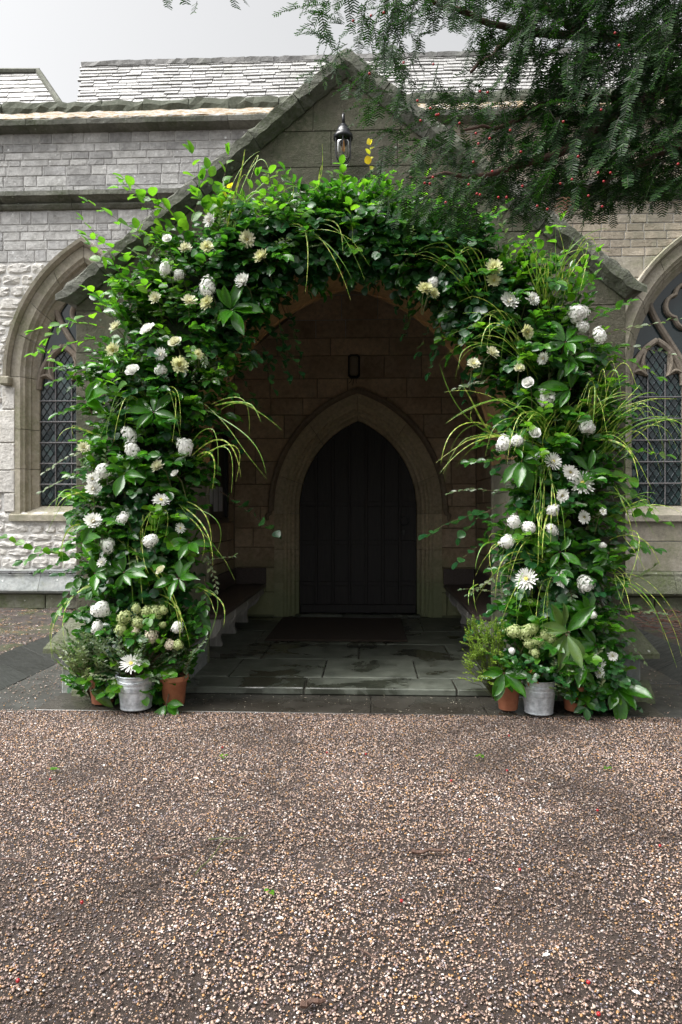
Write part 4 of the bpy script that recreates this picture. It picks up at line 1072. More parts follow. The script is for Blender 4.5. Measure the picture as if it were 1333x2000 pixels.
# longer individual sprays that break the outline
def spray_px(u, v, du, dv, kind, scale=1.0, tl=1.3, Y=5.45, dy=-.1, nleaf=None, droop=.2):
    p = at(u, v, Y); q = at(u + du, v + dv, Y + dy); add_sprig(kind, p, (q - p), scale * (1.22 if kind == 'beech' else 1.08), True, tl, nleaf, droop)
for a in [(205,640,-110,-35,'beech',1.0,1.7),(215,600,-90,20,'beech',1.1,1.6),(200,660,-100,10,'beech',1.1,1.5),(250,560,-60,-120,'beech',1,1.8),(300,470,-100,-70,'beech',1.1,1.6),(330,470,-40,-110,'beech',1.1,1.5),
          (380,450,-60,-70,'beech',1.2,1.6),(420,440,20,-110,'beech',1.2,1.4),(440,450,-10,-90,'beech',1.1,1.3),(470,440,25,-85,'beech',1.0,1.2),(300,520,-80,-50,'beech',1.1,1.5),(350,430,-60,-40,'beech',1.1,1.4),
          (420,470,-30,-110,'beech',1.3,1.5),(260,600,-40,-60,'beech',1.2,1.4),(360,480,20,-90,'beech',1.15,1.4),
          (560,430,-20,-70,'olive',1.2,1.2),(620,400,-50,-60,'olive',1.3,1.3),(690,400,-90,-20,'beech',.7,1.4),(710,400,40,-60,'beech',.7,1.4),(720,390,-60,-35,'olive',1.2,1.3),(650,420,30,-40,'beech',.75,1.2),(600,400,-30,-60,'laurel',1.1,1.1),
          (760,400,50,-50,'beech',1,1.3),(820,440,60,-40,'laurel',1.1,1.3),(900,470,50,-60,'beech',1,1.3),(850,460,-60,40,'olive',1.4,1.2),
          (1010,560,-10,-90,'olive',1.6,1.3),(1030,540,20,-80,'beech',1,1.4),(1000,520,40,-60,'beech',.9,1.3),(1100,620,50,-90,'beech',1,1.6),(1120,640,40,-120,'beech',.9,1.6),(1150,660,90,-30,'olive',1.5,1.7),(1160,670,110,10,'olive',1.4,1.9),(1160,690,80,20,'beech',1,1.6),(1140,640,70,-60,'laurel',1,1.4),
          (1170,1000,70,-10,'beech',1,1.5),(1170,1020,60,20,'laurel',1,1.5),(1180,1060,60,10,'laurel',1.1,1.3),(1170,1160,60,-30,'olive',1.3,1.4),(1180,1190,50,0,'olive',1.3,1.3),(1180,1220,40,20,'olive',1.2,1.3),(1190,880,50,0,'beech',1,1.3),(1200,940,40,20,'beech',1,1.3),
          (190,740,-60,-10,'laurel',1,1.3),(200,800,-60,-5,'laurel',1.1,1.2),(160,1060,-70,10,'laurel',1.1,1.6),(170,1080,-60,20,'laurel',1.0,1.4),(170,880,-40,10,'olive',1.2,1.3),(180,910,-50,20,'olive',1.3,1.3),(160,1120,-30,40,'laurel',1.1,1.3),(150,1090,-60,-10,'beech',1.1,1.5),(160,720,-30,-10,'laurel',.8,1.2),(170,760,-50,-40,'beech',1,1.3),
          (430,960,60,30,'ivy',1.4,1.5),(400,1080,20,40,'olive',1.1,1.3),(390,1100,30,-20,'olive',1.1,1.3),(400,1130,10,50,'laurel',.9,1.2),(400,820,60,20,'ivy',1.1,1.3),(380,1180,10,30,'laurel',1,1),
          (470,620,70,50,'ivy',1.1,1.6),(500,600,80,80,'ivy',1.1,1.7),(520,640,70,60,'ivy',1.1,1.6),(520,560,60,100,'ivy',1.1,1.7),(480,680,70,20,'ivy',1,1.5),(540,520,30,100,'ivy',1.1,1.5),(550,640,30,80,'ivy',1.1,1.4),(560,600,20,90,'ivy',1,1.4),(500,690,50,60,'ivy',1,1.3),(430,700,70,40,'ivy',1.1,1.5),(440,760,60,20,'ivy',1.1,1.4),
          (620,470,-20,60,'ivy',1,1.2),(660,470,10,70,'ivy',1,1.2),(720,470,10,80,'ivy',1.1,1.3),(700,480,-30,70,'ivy',1,1.3),(780,500,-20,90,'ivy',1.1,1.4),(800,520,-10,100,'ivy',1.1,1.4),(830,560,-50,80,'ivy',1.1,1.4),(860,590,-40,90,'ivy',1.1,1.5),(880,640,-50,70,'ivy',1.1,1.4),(900,600,-60,60,'ivy',1.1,1.4),(760,490,0,80,'ivy',1,1.3),(930,680,-30,60,'ivy',1.1,1.2),
          (960,1000,-70,0,'ivy',1.4,1.5),(990,980,-70,20,'ivy',1.2,1.5),(980,900,-50,0,'laurel',1,1.3),(970,960,-50,-10,'olive',1.2,1.3),(980,1050,-50,10,'ivy',1.2,1.3),(990,1120,-50,20,'olive',1.1,1.5),(985,1160,-50,-20,'olive',1.1,1.4),(985,1180,-40,20,'ivy',1.2,1.2),(1000,800,-60,20,'laurel',1,1.3),(970,740,-50,10,'olive',1.3,1.3),(960,720,-40,40,'ivy',1,1.2)]:
    spray_px(*a, Y=5.5 if a[4] != 'ivy' else 5.7, dy=-.12 if a[4] != 'ivy' else .02, droop=.25 if a[4] != 'ivy' else .7)
for i in range(120):                     # more sprays lying over the face of the columns
    s = NR.uniform(0.3, NPATH - .3); th = NR.uniform(.1, math.pi - .1); p, rad, r = radial_pt(s, th, .75)
    kind = NR.choice(['beech', 'laurel', 'olive', 'laurel', 'beech'])
    add_sprig(kind, p, rad * .5 + Vector((0, -.7, .3)) + rv(.4), NR.uniform(.95, 1.35), True, 1.0)
for k_, rec in bulk.items():
    mt, tp = SPEC[k_][0], SPEC[k_][1]
    o = link(bpy.data.objects.new(k_ + '_foliage', rec_mesh(k_ + '_foliage', rec, tp, M[mt])), arch); o['kind'] = 'stuff'
tag(bulk_stem.build('twigs', M['stem_brown'], arch), kind='stuff')
for kind, pts, rec in outer:
    mt, tp = SPEC[kind][0], SPEC[kind][1]
    me = rec_mesh(kind + '_sprig', rec, tp, M[mt]); sm = MB(); stem_tubes(sm, pts, .0028, .001, 4); join_to(me, sm, M['stem_brown'])
    link(bpy.data.objects.new(kind + '_sprig', me), arch)
print('outer sprigs', len(outer), 'bulk leaves', sum(len(v) for v in bulk.values()))

SPEC['yellow'] = ('yellow_leaf', T_OVAL, .06, .026, 6, .2, 55, .1)
for u, v, du, dv in ((722, 340, 8, -60), (430, 420, 10, -40)):
    p = at(u, v, 5.5); pts, rec = sprig(p, at(u + du, v + dv, 5.45) - p, .22, 6, .06, .026, 55, .1)
    me = rec_mesh('yellowing_sprig', rec, T_OVAL, M['yellow_leaf']); sm = MB(); stem_tubes(sm, pts, .0026, .001, 4); join_to(me, sm, M['stem_brown']); link(bpy.data.objects.new('yellowing_sprig', me), arch)['label'] = 'sprig of yellowing leaves'
# magnolia rosettes: each big leaf its own mesh
def big_leaf_mesh(seed, mat, curl=.22, wr=.2):
    tp = template([.28, .62, .92, 1.0, .80, .42], [.08, .24, .42, .6, .78, .92], .35, curl, wave=.03)
    me = leaves_mesh('leaf', [(0, 0, 0)], [(0, 1, 0)], [(0, 0, 1)], [1.0], [wr], tp, M[mat]); return me
BIG = {k: [big_leaf_mesh(i, k, c_, w_ * (.8 if k == 'magnolia_pale' else 1)) for i, (c_, w_) in enumerate(((.12, .19), (.25, .2), (.38, .18), (.2, .23)))] for k in ('magnolia', 'magnolia_pale', 'magnolia_brown')}
def place_leaf(parent, p, d, n, L, mat, rng, name='leaf'):
    d = Vector(d).normalized(); s_ = d.cross(Vector(n)).normalized(); n2 = s_.cross(d)
    o = bpy.data.objects.new(name, rng.choice(BIG[mat])); Mx = Matrix((s_, d, n2)).transposed().to_4x4()
    o.matrix_local = Matrix.Translation(p) @ Mx @ Matrix.Scale(L, 4)
    link(o, parent); return o
def rosette(parent, u, v, Y, L, n, face=(0, -1, .2), mat='magnolia', rng=None, arc=(0, 360), name='magnolia_spray', brown=0):
    c = at(u, v, Y); r = empty(name, parent=parent); f = Vector(face).normalized()
    a = f.cross(Vector((0, 0, 1))).normalized(); b = a.cross(f).normalized()
    for i in range(n):
        w = R(arc[0] + (arc[1] - arc[0]) * (i + rng.uniform(-.5, .5)) / n); tilt = rng.uniform(-.25, .8)
        d = (a * math.cos(w) + b * math.sin(w)) * math.cos(tilt) + f * math.sin(tilt)
        place_leaf(r, c + d * .01, d, f + Vector((rng.uniform(-.4, .4), -.2, .5 + rng.uniform(-.3, .3))), L * rng.uniform(.6, 1.12), mat if rng.random() > brown else 'magnolia_brown', rng)
    m = MB(); m.tube([c - f * .12 - Vector((0, 0, .06)), c - f * .05, c], .006, 5); m.build('stem', M['stem_brown'], r)
    return r
rg = random.Random(4)
for u, v, L, n, arc, mat in [(452,605,.24,9,(0,360),'magnolia'),(168,785,.24,5,(110,250),'magnolia'),(300,805,.24,8,(0,360),'magnolia'),(243,925,.19,6,(0,360),'magnolia'),(242,1118,.20,7,(20,320),'magnolia'),(160,1062,.20,5,(100,260),'magnolia'),
                        (215,690,.16,5,(90,300),'magnolia'),(350,1130,.19,6,(0,360),'magnolia'),(370,1060,.17,6,(200,420),'magnolia'),(185,1120,.17,5,(90,270),'magnolia'),
                        (1105,668,.19,9,(0,360),'magnolia'),(1120,700,.17,7,(180,380),'magnolia'),(1115,760,.22,6,(-60,140),'magnolia'),(1150,920,.17,6,(0,360),'magnolia'),(1095,1078,.18,7,(0,360),'magnolia'),(1020,900,.2,6,(150,330),'magnolia'),(1190,1080,.17,5,(-60,80),'magnolia'),(1150,1200,.2,6,(-70,120),'magnolia'),(1000,870,.15,5,(90,270),'magnolia')]:
    rosette(arch, u, v, 5.27 if v > 640 else 5.30, L, n, mat=mat, rng=rg, arc=arc)

# flowers
def dahlia_mesh(seed, mat, spiky=False):
    rgn = np.random.default_rng(seed); P, D, Nn, L, W = [], [], [], [], []
    rings = ((18, 8, 1.0), (16, 26, .92), (14, 45, .75), (10, 63, .52), (7, 78, .35)) if not spiky else ((20, 2, 1.12), (19, 14, 1.05), (17, 30, .9), (12, 48, .6), (8, 68, .35))
    for n, el, ln in rings:
        for i in range(n):
            w = 2 * math.pi * (i + rgn.uniform(-.3, .3)) / n; e = R(el + rgn.normal(0, 5))
            d = np.array((math.cos(w) * math.cos(e), math.sin(w) * math.cos(e), math.sin(e)))
            P.append(d * .05); D.append(d); Nn.append((-math.cos(w) * .4, -math.sin(w) * .4, 1)); L.append(ln * rgn.uniform(.85, 1.08)); W.append((.125 if not spiky else .075) * (1 if ln > .5 else .8))
    return leaves_mesh('dahlia', P, D, Nn, L, W, T_PETAL, M[mat])
def hydrangea_mesh(seed, mat, n=210):
    rgn = np.random.default_rng(seed); P, D, Nn, L, W = [], [], [], [], []
    for i in range(n):
        z = 1 - 1.5 * (i + .5) / n; w = i * 2.39996 + rgn.uniform(-.2, .2); r = math.sqrt(max(0, 1 - z * z)); a3 = (seed % 7) * .9; lump = 1 + .22 * math.sin(2.3 * r * math.cos(w) + a3) * math.sin(2.6 * r * math.sin(w) + 1 + a3) ; q = rgn.uniform(.72, 1.16) * lump
        c = np.array((r * math.cos(w), r * math.sin(w), z)); a = np.cross(c, (0.3, .2, .9)); a /= np.linalg.norm(a); b = np.cross(c, a)
        ph = rgn.uniform(0, 1.6)
        for k_ in range(4):
            d = a * math.cos(ph + k_ * 1.571) + b * math.sin(ph + k_ * 1.571) + c * rgn.uniform(-.1, .35)
            P.append(c * (q * .85)); D.append(d); Nn.append(c); L.append(.155 * rgn.uniform(.8, 1.25)); W.append(.075)
    return leaves_mesh('hydrangea', P, D, Nn, L, W, T_SLIM, M[mat])
def rose_mesh(seed, mat):
    rgn = np.random.default_rng(seed); m = MB(); tv = []
    for ring, (n, rr, h, op) in enumerate(((5, .88, .62, .34), (5, .72, .82, .12), (4, .54, .96, -.05), (4, .38, 1.05, -.14), (3, .2, 1.06, -.1))):
        for i in range(n):
            w0 = 2 * math.pi * (i + .37 * ring + rgn.uniform(-.1, .1)) / n; sp = 2.6 / n * 1.3; vs = []; g1, g2 = 6, 4
            for b_ in range(g2):
                t_ = b_ / (g2 - 1)
                for a_ in range(g1):
                    q = a_ / (g1 - 1) * 2 - 1; w = w0 + q * sp; rad = rr * (.35 + .65 * t_ ** .6) + op * t_ ** 3 * .7; zz = h * t_ * (1 - .3 * q * q) - op * .35 * t_ ** 4 + .06 * math.sin(q * 5 + i + ring)
                    vs.append((rad * math.cos(w), rad * math.sin(w), zz))
            m.add(vs, [(b_*g1+a_, b_*g1+a_+1, (b_+1)*g1+a_+1, (b_+1)*g1+a_) for b_ in range(g2-1) for a_ in range(g1-1)])
    return m.mesh('rose', M[mat], True)
cen = MB(); cen.lathe([(.0, .42), (.12, .40), (.2, .3), (.2, .15), (0, .1)][::-1], 10); CENTRE = cen.mesh('centre', M['p_centre'], True)
FM = {'d': [dahlia_mesh(i, 'p_white') for i in range(3)] + [dahlia_mesh(9, 'p_cream')], 'y': [dahlia_mesh(20 + i, 'p_yellow') for i in range(2)], 'c': [dahlia_mesh(25 + i, 'p_cream') for i in range(2)],
      'S': [dahlia_mesh(30, 'p_white', True), dahlia_mesh(31, 'p_white', True)], 'h': [hydrangea_mesh(i, 'p_white') for i in range(5)], 'g': [hydrangea_mesh(40 + i, 'p_green', 170) for i in range(3)], 'k': [hydrangea_mesh(50, 'p_pink', 170)],
      'r': [rose_mesh(i, 'p_white') for i in range(2)] + [rose_mesh(5, 'p_cream')]}
FN = {'d': 'dahlia', 'y': 'dahlia', 'c': 'dahlia', 'S': 'spider_dahlia', 'h': 'hydrangea', 'g': 'hydrangea', 'k': 'hydrangea', 'r': 'rose'}
FL = {'d': None, 'y': 'pale yellow dahlia bloom', 'c': None, 'S': 'large white spidery dahlia bloom', 'h': 'white hydrangea head', 'g': None, 'k': None, 'r': 'white rose bloom'}
def flower(parent, u, v, rpx, kind, Y, rng):
    c = at(u, v, Y); R_ = rpx * Y / FPX * (1.05 if kind in 'dycS' else (.78 if kind == 'r' else .92))
    o = bpy.data.objects.new(FN[kind], rng.choice(FM[kind]))
    f = Vector((rng.uniform(-.75, .75), -1, rng.uniform(-.25, .75) + (.5 if kind == 'r' else 0))).normalized()
    o.matrix_local = Matrix.Translation(c - f * (R_ * .45 if kind in 'hgk' else 0)) @ f.to_track_quat('Z', 'Y').to_matrix().to_4x4() @ Matrix.Rotation(rng.uniform(0, 6), 4, 'Z') @ Matrix.Diagonal((R_ * rng.uniform(.9, 1.15), R_ * rng.uniform(.82, 1.05), R_ * (.85 if kind in 'hgk' else rng.uniform(.8, 1.3)), 1))
    link(o, parent)
    if FL[kind] and parent is arch: o['label'] = FL[kind]
    if kind in 'dycS':
        k_ = bpy.data.objects.new('centre', CENTRE); link(k_, o)
    sm = MB(); e = c - f * .01; sm.tube([e - f * .12 + Vector((0, .03, -.10)), e - f * .07, e], .0035, 5); sm.build('flower_stem', M['stem'], parent)
FL_L = [(411,430,14,'d'),(327,467,14,'r'),(362,487,13,'d'),(404,483,15,'y'),(482,468,19,'d'),(513,503,15,'y'),(320,522,14,'h'),(345,535,13,'h'),(400,557,21,'h'),(477,552,18,'d'),(304,583,16,'d'),(370,590,17,'c'),(406,592,15,'y'),(228,640,13,'c'),(290,645,18,'r'),(222,684,15,'y'),(343,670,14,'r'),(316,693,14,'d'),(262,726,18,'r'),(350,714,17,'y'),(312,720,13,'h'),(388,692,11,'y'),
        (253,845,17,'h'),(253,878,18,'h'),(363,870,22,'h'),(163,875,12,'d'),(203,922,18,'h'),(180,937,13,'d'),(182,957,14,'d'),(311,912,15,'c'),(343,926,11,'r'),(316,978,15,'S'),(236,1010,15,'h'),(182,1020,16,'d'),(352,1033,10,'S'),(208,1062,19,'h'),(291,1057,18,'h'),(200,1100,9,'d'),(316,1115,10,'r'),(196,1190,19,'h'),(190,1222,15,'h')]
FL_R = [(966,525,15,'y'),(965,548,13,'y'),(995,590,17,'d'),(1038,585,15,'d'),(1028,648,17,'y'),(830,565,17,'y'),(850,548,13,'h'),(846,574,11,'y'),(1132,612,20,'h'),(1142,637,15,'h'),(1177,650,18,'h'),(1065,770,21,'h'),(960,690,13,'c'),(925,712,14,'c'),(1015,722,13,'c'),(1033,750,13,'r'),(1063,700,12,'d'),(982,862,18,'h'),(1012,857,14,'h'),(1045,848,13,'r'),(1152,830,16,'h'),(1078,903,15,'S'),(1115,922,17,'d'),(1137,946,19,'S'),(1098,968,15,'d'),(1082,997,15,'h'),(1010,1020,17,'h'),(1030,1030,15,'h'),(1083,1032,13,'h'),(992,1055,18,'h'),(1143,1010,14,'d'),(1178,1000,9,'d'),(1030,1132,20,'S'),(1092,1132,17,'d'),(1142,1140,19,'h'),(1178,1065,8,'h'),(1160,1200,9,'h'),(1198,1280,12,'d'),(1168,1297,10,'S'),(1170,1315,10,'S')]
rg = random.Random(8)
for u, v, r_, k_ in FL_L + FL_R: flower(arch, u, v, r_ * rg.uniform(.9, 1.15), k_, (5.21 if 640 < v else 5.25) + rg.uniform(0, .05), rg)

# zebra grass
def blade(parent, c0, c1, c2, w=.011, seed=0, mat='zebra', name='grass_blade'):
    n = 16; m = MB(); vs = []; rgb = random.Random(seed); c0, c1, c2 = Vector(c0), Vector(c1), Vector(c2); tw = rgb.uniform(-.5, .5); tk = rgb.uniform(.55, .95); kd = rgb.choice((0, 0, .25, .5)) * (c2 - c0).length; wob = rgb.uniform(-.012, .012)
    for i in range(n + 1):
        t_ = i / n; p = c0 * (1-t_)**2 + c1 * (2*t_*(1-t_)) + c2 * t_**2 + Vector((wob * math.sin(t_ * 7), 0, -kd * max(0, t_ - tk) + wob * math.sin(t_ * 5 + 1))); tg = ((c1 - c0) * (1 - t_) + (c2 - c1) * t_).normalized()
        s_ = tg.cross(Vector((tw, -1, .3))).normalized(); s_ = (s_ + Vector((0, .5 * math.sin(t_ * 3 + tw * 5), 0))).normalized()
        ww = w * .5 * min(1, .5 + 3 * t_) * (1 - t_ ** 3) + .0006; up = tg.cross(s_)
        vs += [p - s_ * ww + up * ww * .35, p, p + s_ * ww + up * ww * .35]
    m.add(vs, [(i*3+j, i*3+j+1, i*3+j+4, i*3+j+3) for i in range(n) for j in range(2)])
    me = m.mesh(name, M[mat], True); uv = me.uv_layers.new(name='uv'); Lg = (c1 - c0).length + (c2 - c1).length
    for lp in me.loops: uv.data[lp.index].uv = ((lp.vertex_index % 3) * .5, (lp.vertex_index // 3) / n * Lg)
    return link(bpy.data.objects.new(name, me), parent)
BL = [(440,470,468,340,481,278),(447,455,500,250,528,338),(450,465,520,300,556,374),(556,400,557,380,558,356),(530,460,620,385,597,542),(545,480,640,420,686,544),(618,380,624,350,630,314),(590,450,660,390,672,492),(455,470,470,400,474,360),
      (300,780,215,690,206,878),(290,800,235,720,224,862),(310,790,358,715,337,852),(205,855,130,815,112,858),(175,985,112,915,106,1012),(205,960,120,955,112,992),(215,1040,115,990,120,1092),(230,1035,150,1000,128,1060),(305,1010,320,965,304,1048),(262,1070,305,940,302,1052),(375,890,455,810,471,932),(385,890,430,855,415,962),(350,985,415,1020,416,1098),(365,980,425,1000,411,1082),(240,1055,345,1130,354,1262),(262,1050,266,1080,280,1180),(195,1135,95,1170,130,1262),(310,1160,365,1175,352,1242),(385,1145,445,1160,438,1222),(405,800,500,840,521,926),(420,790,480,770,512,815),(280,1010,272,1080,290,1120),
      (945,600,890,450,812,452),(955,600,935,440,893,488),(940,620,870,480,812,488),(1058,600,1045,520,1035,498),(1062,600,1052,530,1046,485),(1070,595,1095,480,1182,474),(1076,590,1100,510,1123,462),(1085,590,1170,400,1138,525),(1066,600,1070,550,1071,508),(1040,720,1000,600,905,612),(1045,720,960,560,938,678),(1050,730,990,650,930,640),(1000,690,900,640,895,720),
      (1085,880,1050,760,988,808),(1085,880,1010,720,992,902),(1086,890,1086,830,1085,768),(1090,880,1120,780,1162,775),(1080,885,1010,730,880,796),(1075,890,950,800,860,925),(970,840,880,790,861,905),(965,850,925,800,903,748),(1080,890,1040,840,1100,760),(1100,880,1150,780,1228,760),
      (1180,880,1265,690,1302,885),(1170,890,1260,790,1340,822),(1180,900,1300,760,1332,895),(1150,820,1165,680,1160,835),(1165,830,1195,650,1216,775),(1175,840,1230,760,1290,770),(1160,860,1230,840,1250,940),
      (1062,890,1040,890,1046,1012),(1050,890,1070,870,1062,1003),(1090,1115,1030,990,996,1122),(1095,1120,975,1020,968,1152),(1085,990,1058,1000,1060,1092),(1065,1140,1012,1060,1008,1205),(1090,1140,1050,1100,1047,1222),(1195,1130,1282,1140,1299,1252),(1190,1010,1260,970,1292,1004),(1205,1040,1250,1030,1256,1112),(985,1060,930,1045,930,1112),(935,1140,908,1150,917,1182),(1190,960,1230,960,1245,1030),(1200,1100,1225,1110,1238,1160),(1070,900,1085,950,1075,1060)]
rg = random.Random(12)
for i, (a, b, c, d, e, f) in enumerate(BL):
    Y0 = 5.42; Y1 = 5.25 + rg.uniform(-.05, .05)
    blade(arch, at(a, b, Y0), at(c, d, Y1), at(e, f, Y1 - .03), rg.uniform(.007, .014), i)
    for k_ in range(1 + i % 2 + (2 if a > 1000 else 0)):
        j = lambda q: rg.uniform(-q, q)
        blade(arch, at(a + j(14), b + j(14), Y0), at(c + j(34), d + j(34), Y1 + j(.06)), at(e + j(45), f + j(45), Y1 + j(.08)), rg.uniform(.0035, .007), 200 + i * 3 + k_)

# ------------------------------------------------------------ pots, buckets and what stands in them
def bucket(u, v, w, h, label, handle=True):
    Y = CAMZ * 0 + 5.33; c = at(u, v, Y); c.z = -.046; r = w / 2 * Y / FPX; H = h * Y / FPX
    b = tag(empty('metal_bucket', c), label, 'bucket', 'galvanised buckets at the arch feet')
    rb = r * .80; pr = [(0, .012), (rb - .006, .012), (rb, 0), (rb + .004, .004)]
    for k_ in range(1, 24):
        t_ = k_ / 24; rr = rb + (r - rb) * t_; rib = .0045 if any(abs(t_ - q) < .022 for q in (.584, .667, .79)) else 0
        pr.append((rr + rib, H * t_))
    pr += [(r, H - .004), (r + .004, H), (r + .003, H + .004), (r - .003, H + .004), (r - .008, H - .03), (rb, H * .3), (0, H * .3)]
    m = MB(); m.lathe(pr, 36); m.build('pail', M['galv'], b, True)
    for s_ in (-1, 1):
        m = MB(); m.bbox(s_ * r - .015, s_ * r + .015, -.02, .02, H - .03, H + .022, .006); m.build('lug', M['galv'], b)
    if handle:
        m = MB(); m.tube([(r * 1.03 * math.cos(w_), -r * 1.02 * math.sin(w_) * .95, H + .004 - .05 * math.sin(w_)) for w_ in [math.pi * i / 16 for i in range(17)]], .0035, 6); m.build('bail_handle', M['galv'], b, True)
    m = MB(); m.lathe([(0, H * .86), (r * .93, H * .86)], 20); m.v.append((0, 0, H * .86)); m.build('soil', M['soil'], b)
    return c, r, H
def pot(u, v, w, h, Y, label, z=-.043):
    c = at(u, v, Y); c.z = z; r = w / 2 * Y / FPX; H = h * Y / FPX
    p = tag(empty('terracotta_pot', c), label, 'flowerpot', 'terracotta pots at the arch feet')
    rb = r * .72; m = MB(); rim = H * .80
    m.lathe([(0, 0), (rb - .004, 0), (rb, .004), (rb + (r * .9 - rb) * .98, rim), (r * .98, rim + .004), (r, rim + .008), (r, H - .004), (r - .004, H), (r - .014, H), (r - .018, H - .03), (0, H - .03)], 32); m.build('pot_body', M['terracotta'], p, True)
    m = MB(); m.lathe([(r - .017, H - .024), (r * .4, H - .016), (0, H - .018)], 20); m.build('soil', M['soil'], p, True)
    return c, r, H
cl, rl, Hl = bucket(266, 1397, 74, 66, 'galvanised bucket with ribbed bands holding green hydrangeas, left foot of the arch')
cr, rr_, Hr = bucket(1053, 1400, 66, 64, 'mottled galvanised bucket with wire handle, between terracotta pots at the right foot')
p1 = pot(201, 1381, 58, 52, 5.45, 'terracotta pot left of the bucket at the left foot of the arch')
p2 = pot(340, 1378, 56, 58, 5.42, 'terracotta pot right of the left bucket, beside the porch opening')
p3 = pot(993, 1390, 50, 56, 5.40, 'terracotta pot left of the bucket at the right foot of the arch')
p4 = pot(1124, 1392, 54, 50, 5.40, 'terracotta pot under long pale leaves, right of the right bucket')

def plant(name, label, cat, base): 
    o = tag(empty(name, base), label, cat); o.location = (0, 0, 0); return o
def leafy(parent, recs_spec, name, kind, n, u0, u1, v0, v1, Y, base, scale=1.0, up=.5):
    """stems from the pot fanning to points in a patch"""
    rec = []; sm = MB(); mt, tp, L, W, nl, ln, sp, dr = SPEC[kind]
    for i in range(n):
        q = at(NR.uniform(u0, u1), NR.uniform(v0, v1), Y + NR.uniform(-.12, .1)); d = (q - base); d = d.normalized() + Vector((0, -.2, up)) * .5 + rv(.15)
        pts, r_ = sprig(q - d.normalized() * ln * scale * .5, d, ln * scale, nl, L * scale, W * scale, sp, dr); rec += r_; stem_tubes(sm, pts, .0022, .001, 3)
        mid = base.lerp(pts[0], .55) + Vector((0, 0, .03)); stem_tubes(sm, [base, mid, pts[0]], .003, .002, 4)
    me = rec_mesh(name, rec, tp, M[mt]); join_to(me, sm, M['stem_brown']); return link(bpy.data.objects.new(name, me), parent)
rg = random.Random(15)
hb = plant('hydrangea_bunch', 'green and blush hydrangeas with grey leaves standing in the left bucket', 'flowers', cl)
bb = cl + Vector((0, 0, Hl * .9))
leafy(hb, None, 'olive_leaves', 'olive', 50, 200, 340, 1255, 1325, 5.3, bb, 1.05)
leafy(hb, None, 'green_leaves', 'laurel', 45, 205, 370, 1205, 1310, 5.42, bb, .85)
leafy(hb, None, 'bright_leaves', 'beech', 22, 225, 335, 1220, 1290, 5.36, bb, .7)
for u, v, r_, k_ in [(237,1205,19,'g'),(265,1215,17,'g'),(291,1243,19,'k'),(283,1193,15,'g'),(305,1194,16,'g'),(330,1257,13,'k'),(345,1260,13,'g'),(264,1188,14,'g'),(232,1228,17,'g'),(262,1230,12,'k'),(317,1190,12,'g'),(345,1228,15,'h'),(315,1222,10,'g')]: flower(hb, u, v, r_, k_, 5.24, rg)
flower(hb, 257, 1297, 19, 'S', 5.16, rg)
hr = plant('hydrangea_bunch', 'pale green hydrangeas standing in the right bucket', 'flowers', cr)
bb = cr + Vector((0, 0, Hr * .9))
leafy(hr, None, 'green_leaves', 'laurel', 44, 980, 1090, 1240, 1335, 5.35, bb, .8)
leafy(hr, None, 'ivy_leaves', 'ivy', 18, 1000, 1090, 1270, 1330, 5.25, bb, .7)
for u, v, r_, k_ in [(1003,1232,16,'g'),(1025,1236,17,'g'),(1046,1229,16,'g'),(1056,1250,15,'g'),(1082,1251,16,'g'),(1038,1256,14,'g'),(1044,1272,12,'g'),(1070,1240,14,'g'),(1000,1272,8,'h')]: flower(hr, u, v, r_, k_, 5.22, rg)
def magnolia_plant(label, base, specs, mat='magnolia', brown=0.0):
    o = plant('magnolia_cutting', label, 'plant', base)
    for u, v, Y, L, n, arc, mt in specs:
        rosette(o, u, v, Y, L, n, rng=rg, arc=arc, mat=mt, brown=brown)
        c = at(u, v, Y); m = MB(); m.tube([base, base.lerp(c, .5) + Vector((0, .02, .03)), c], [.008, .007, .005], 5); m.build('main_stem', M['stem_brown'], o)
    return o
up = lambda p: p[0] + Vector((0, 0, p[2] * .9))
magnolia_plant('broad glossy leaves spilling over the terracotta pot beside the left bucket', up(p1), [(196,1330,5.38,.22,3,(150,215),'magnolia'),(176,1350,5.34,.22,3,(165,230),'magnolia_pale'),(215,1300,5.40,.2,5,(60,200),'magnolia')], brown=.06)
magnolia_plant('dark glossy leaves in and below the pot near the bench', up(p2), [(345,1318,5.42,.18,5,(-20,170),'magnolia'),(325,1376,5.28,.17,5,(170,350),'magnolia'),(372,1270,5.5,.17,6,(-90,90),'magnolia_pale')])
magnolia_plant('dark glossy leaves in the terracotta pot beside the fern', up(p3), [(985,1315,5.26,.2,8,(150,400),'magnolia'),(1026,1322,5.24,.13,3,(150,260),'magnolia_brown')])
magnolia_plant('long pale leaved magnolia fanning out above the right terracotta pot', up(p4), [(1112,1234,5.16,.25,4,(-80,50),'magnolia_pale'),(1106,1236,5.22,.26,4,(10,150),'magnolia'),(1108,1240,5.12,.23,2,(225,290),'magnolia_pale'),(1098,1230,5.2,.2,2,(60,120),'magnolia_pale'),(1140,1290,5.2,.24,5,(-70,60),'magnolia'),(1130,1305,5.2,.22,5,(180,330),'magnolia'),(1165,1260,5.3,.2,5,(-60,120),'magnolia')])
magnolia_plant('broad dark leaves lying on the ground outside the right foot of the arch', at(1190, 1375, 5.45), [(1195,1320,5.35,.26,9,(-40,120),'magnolia'),(1205,1345,5.3,.26,8,(200,400),'magnolia'),(1160,1345,5.35,.2,6,(120,300),'magnolia')])
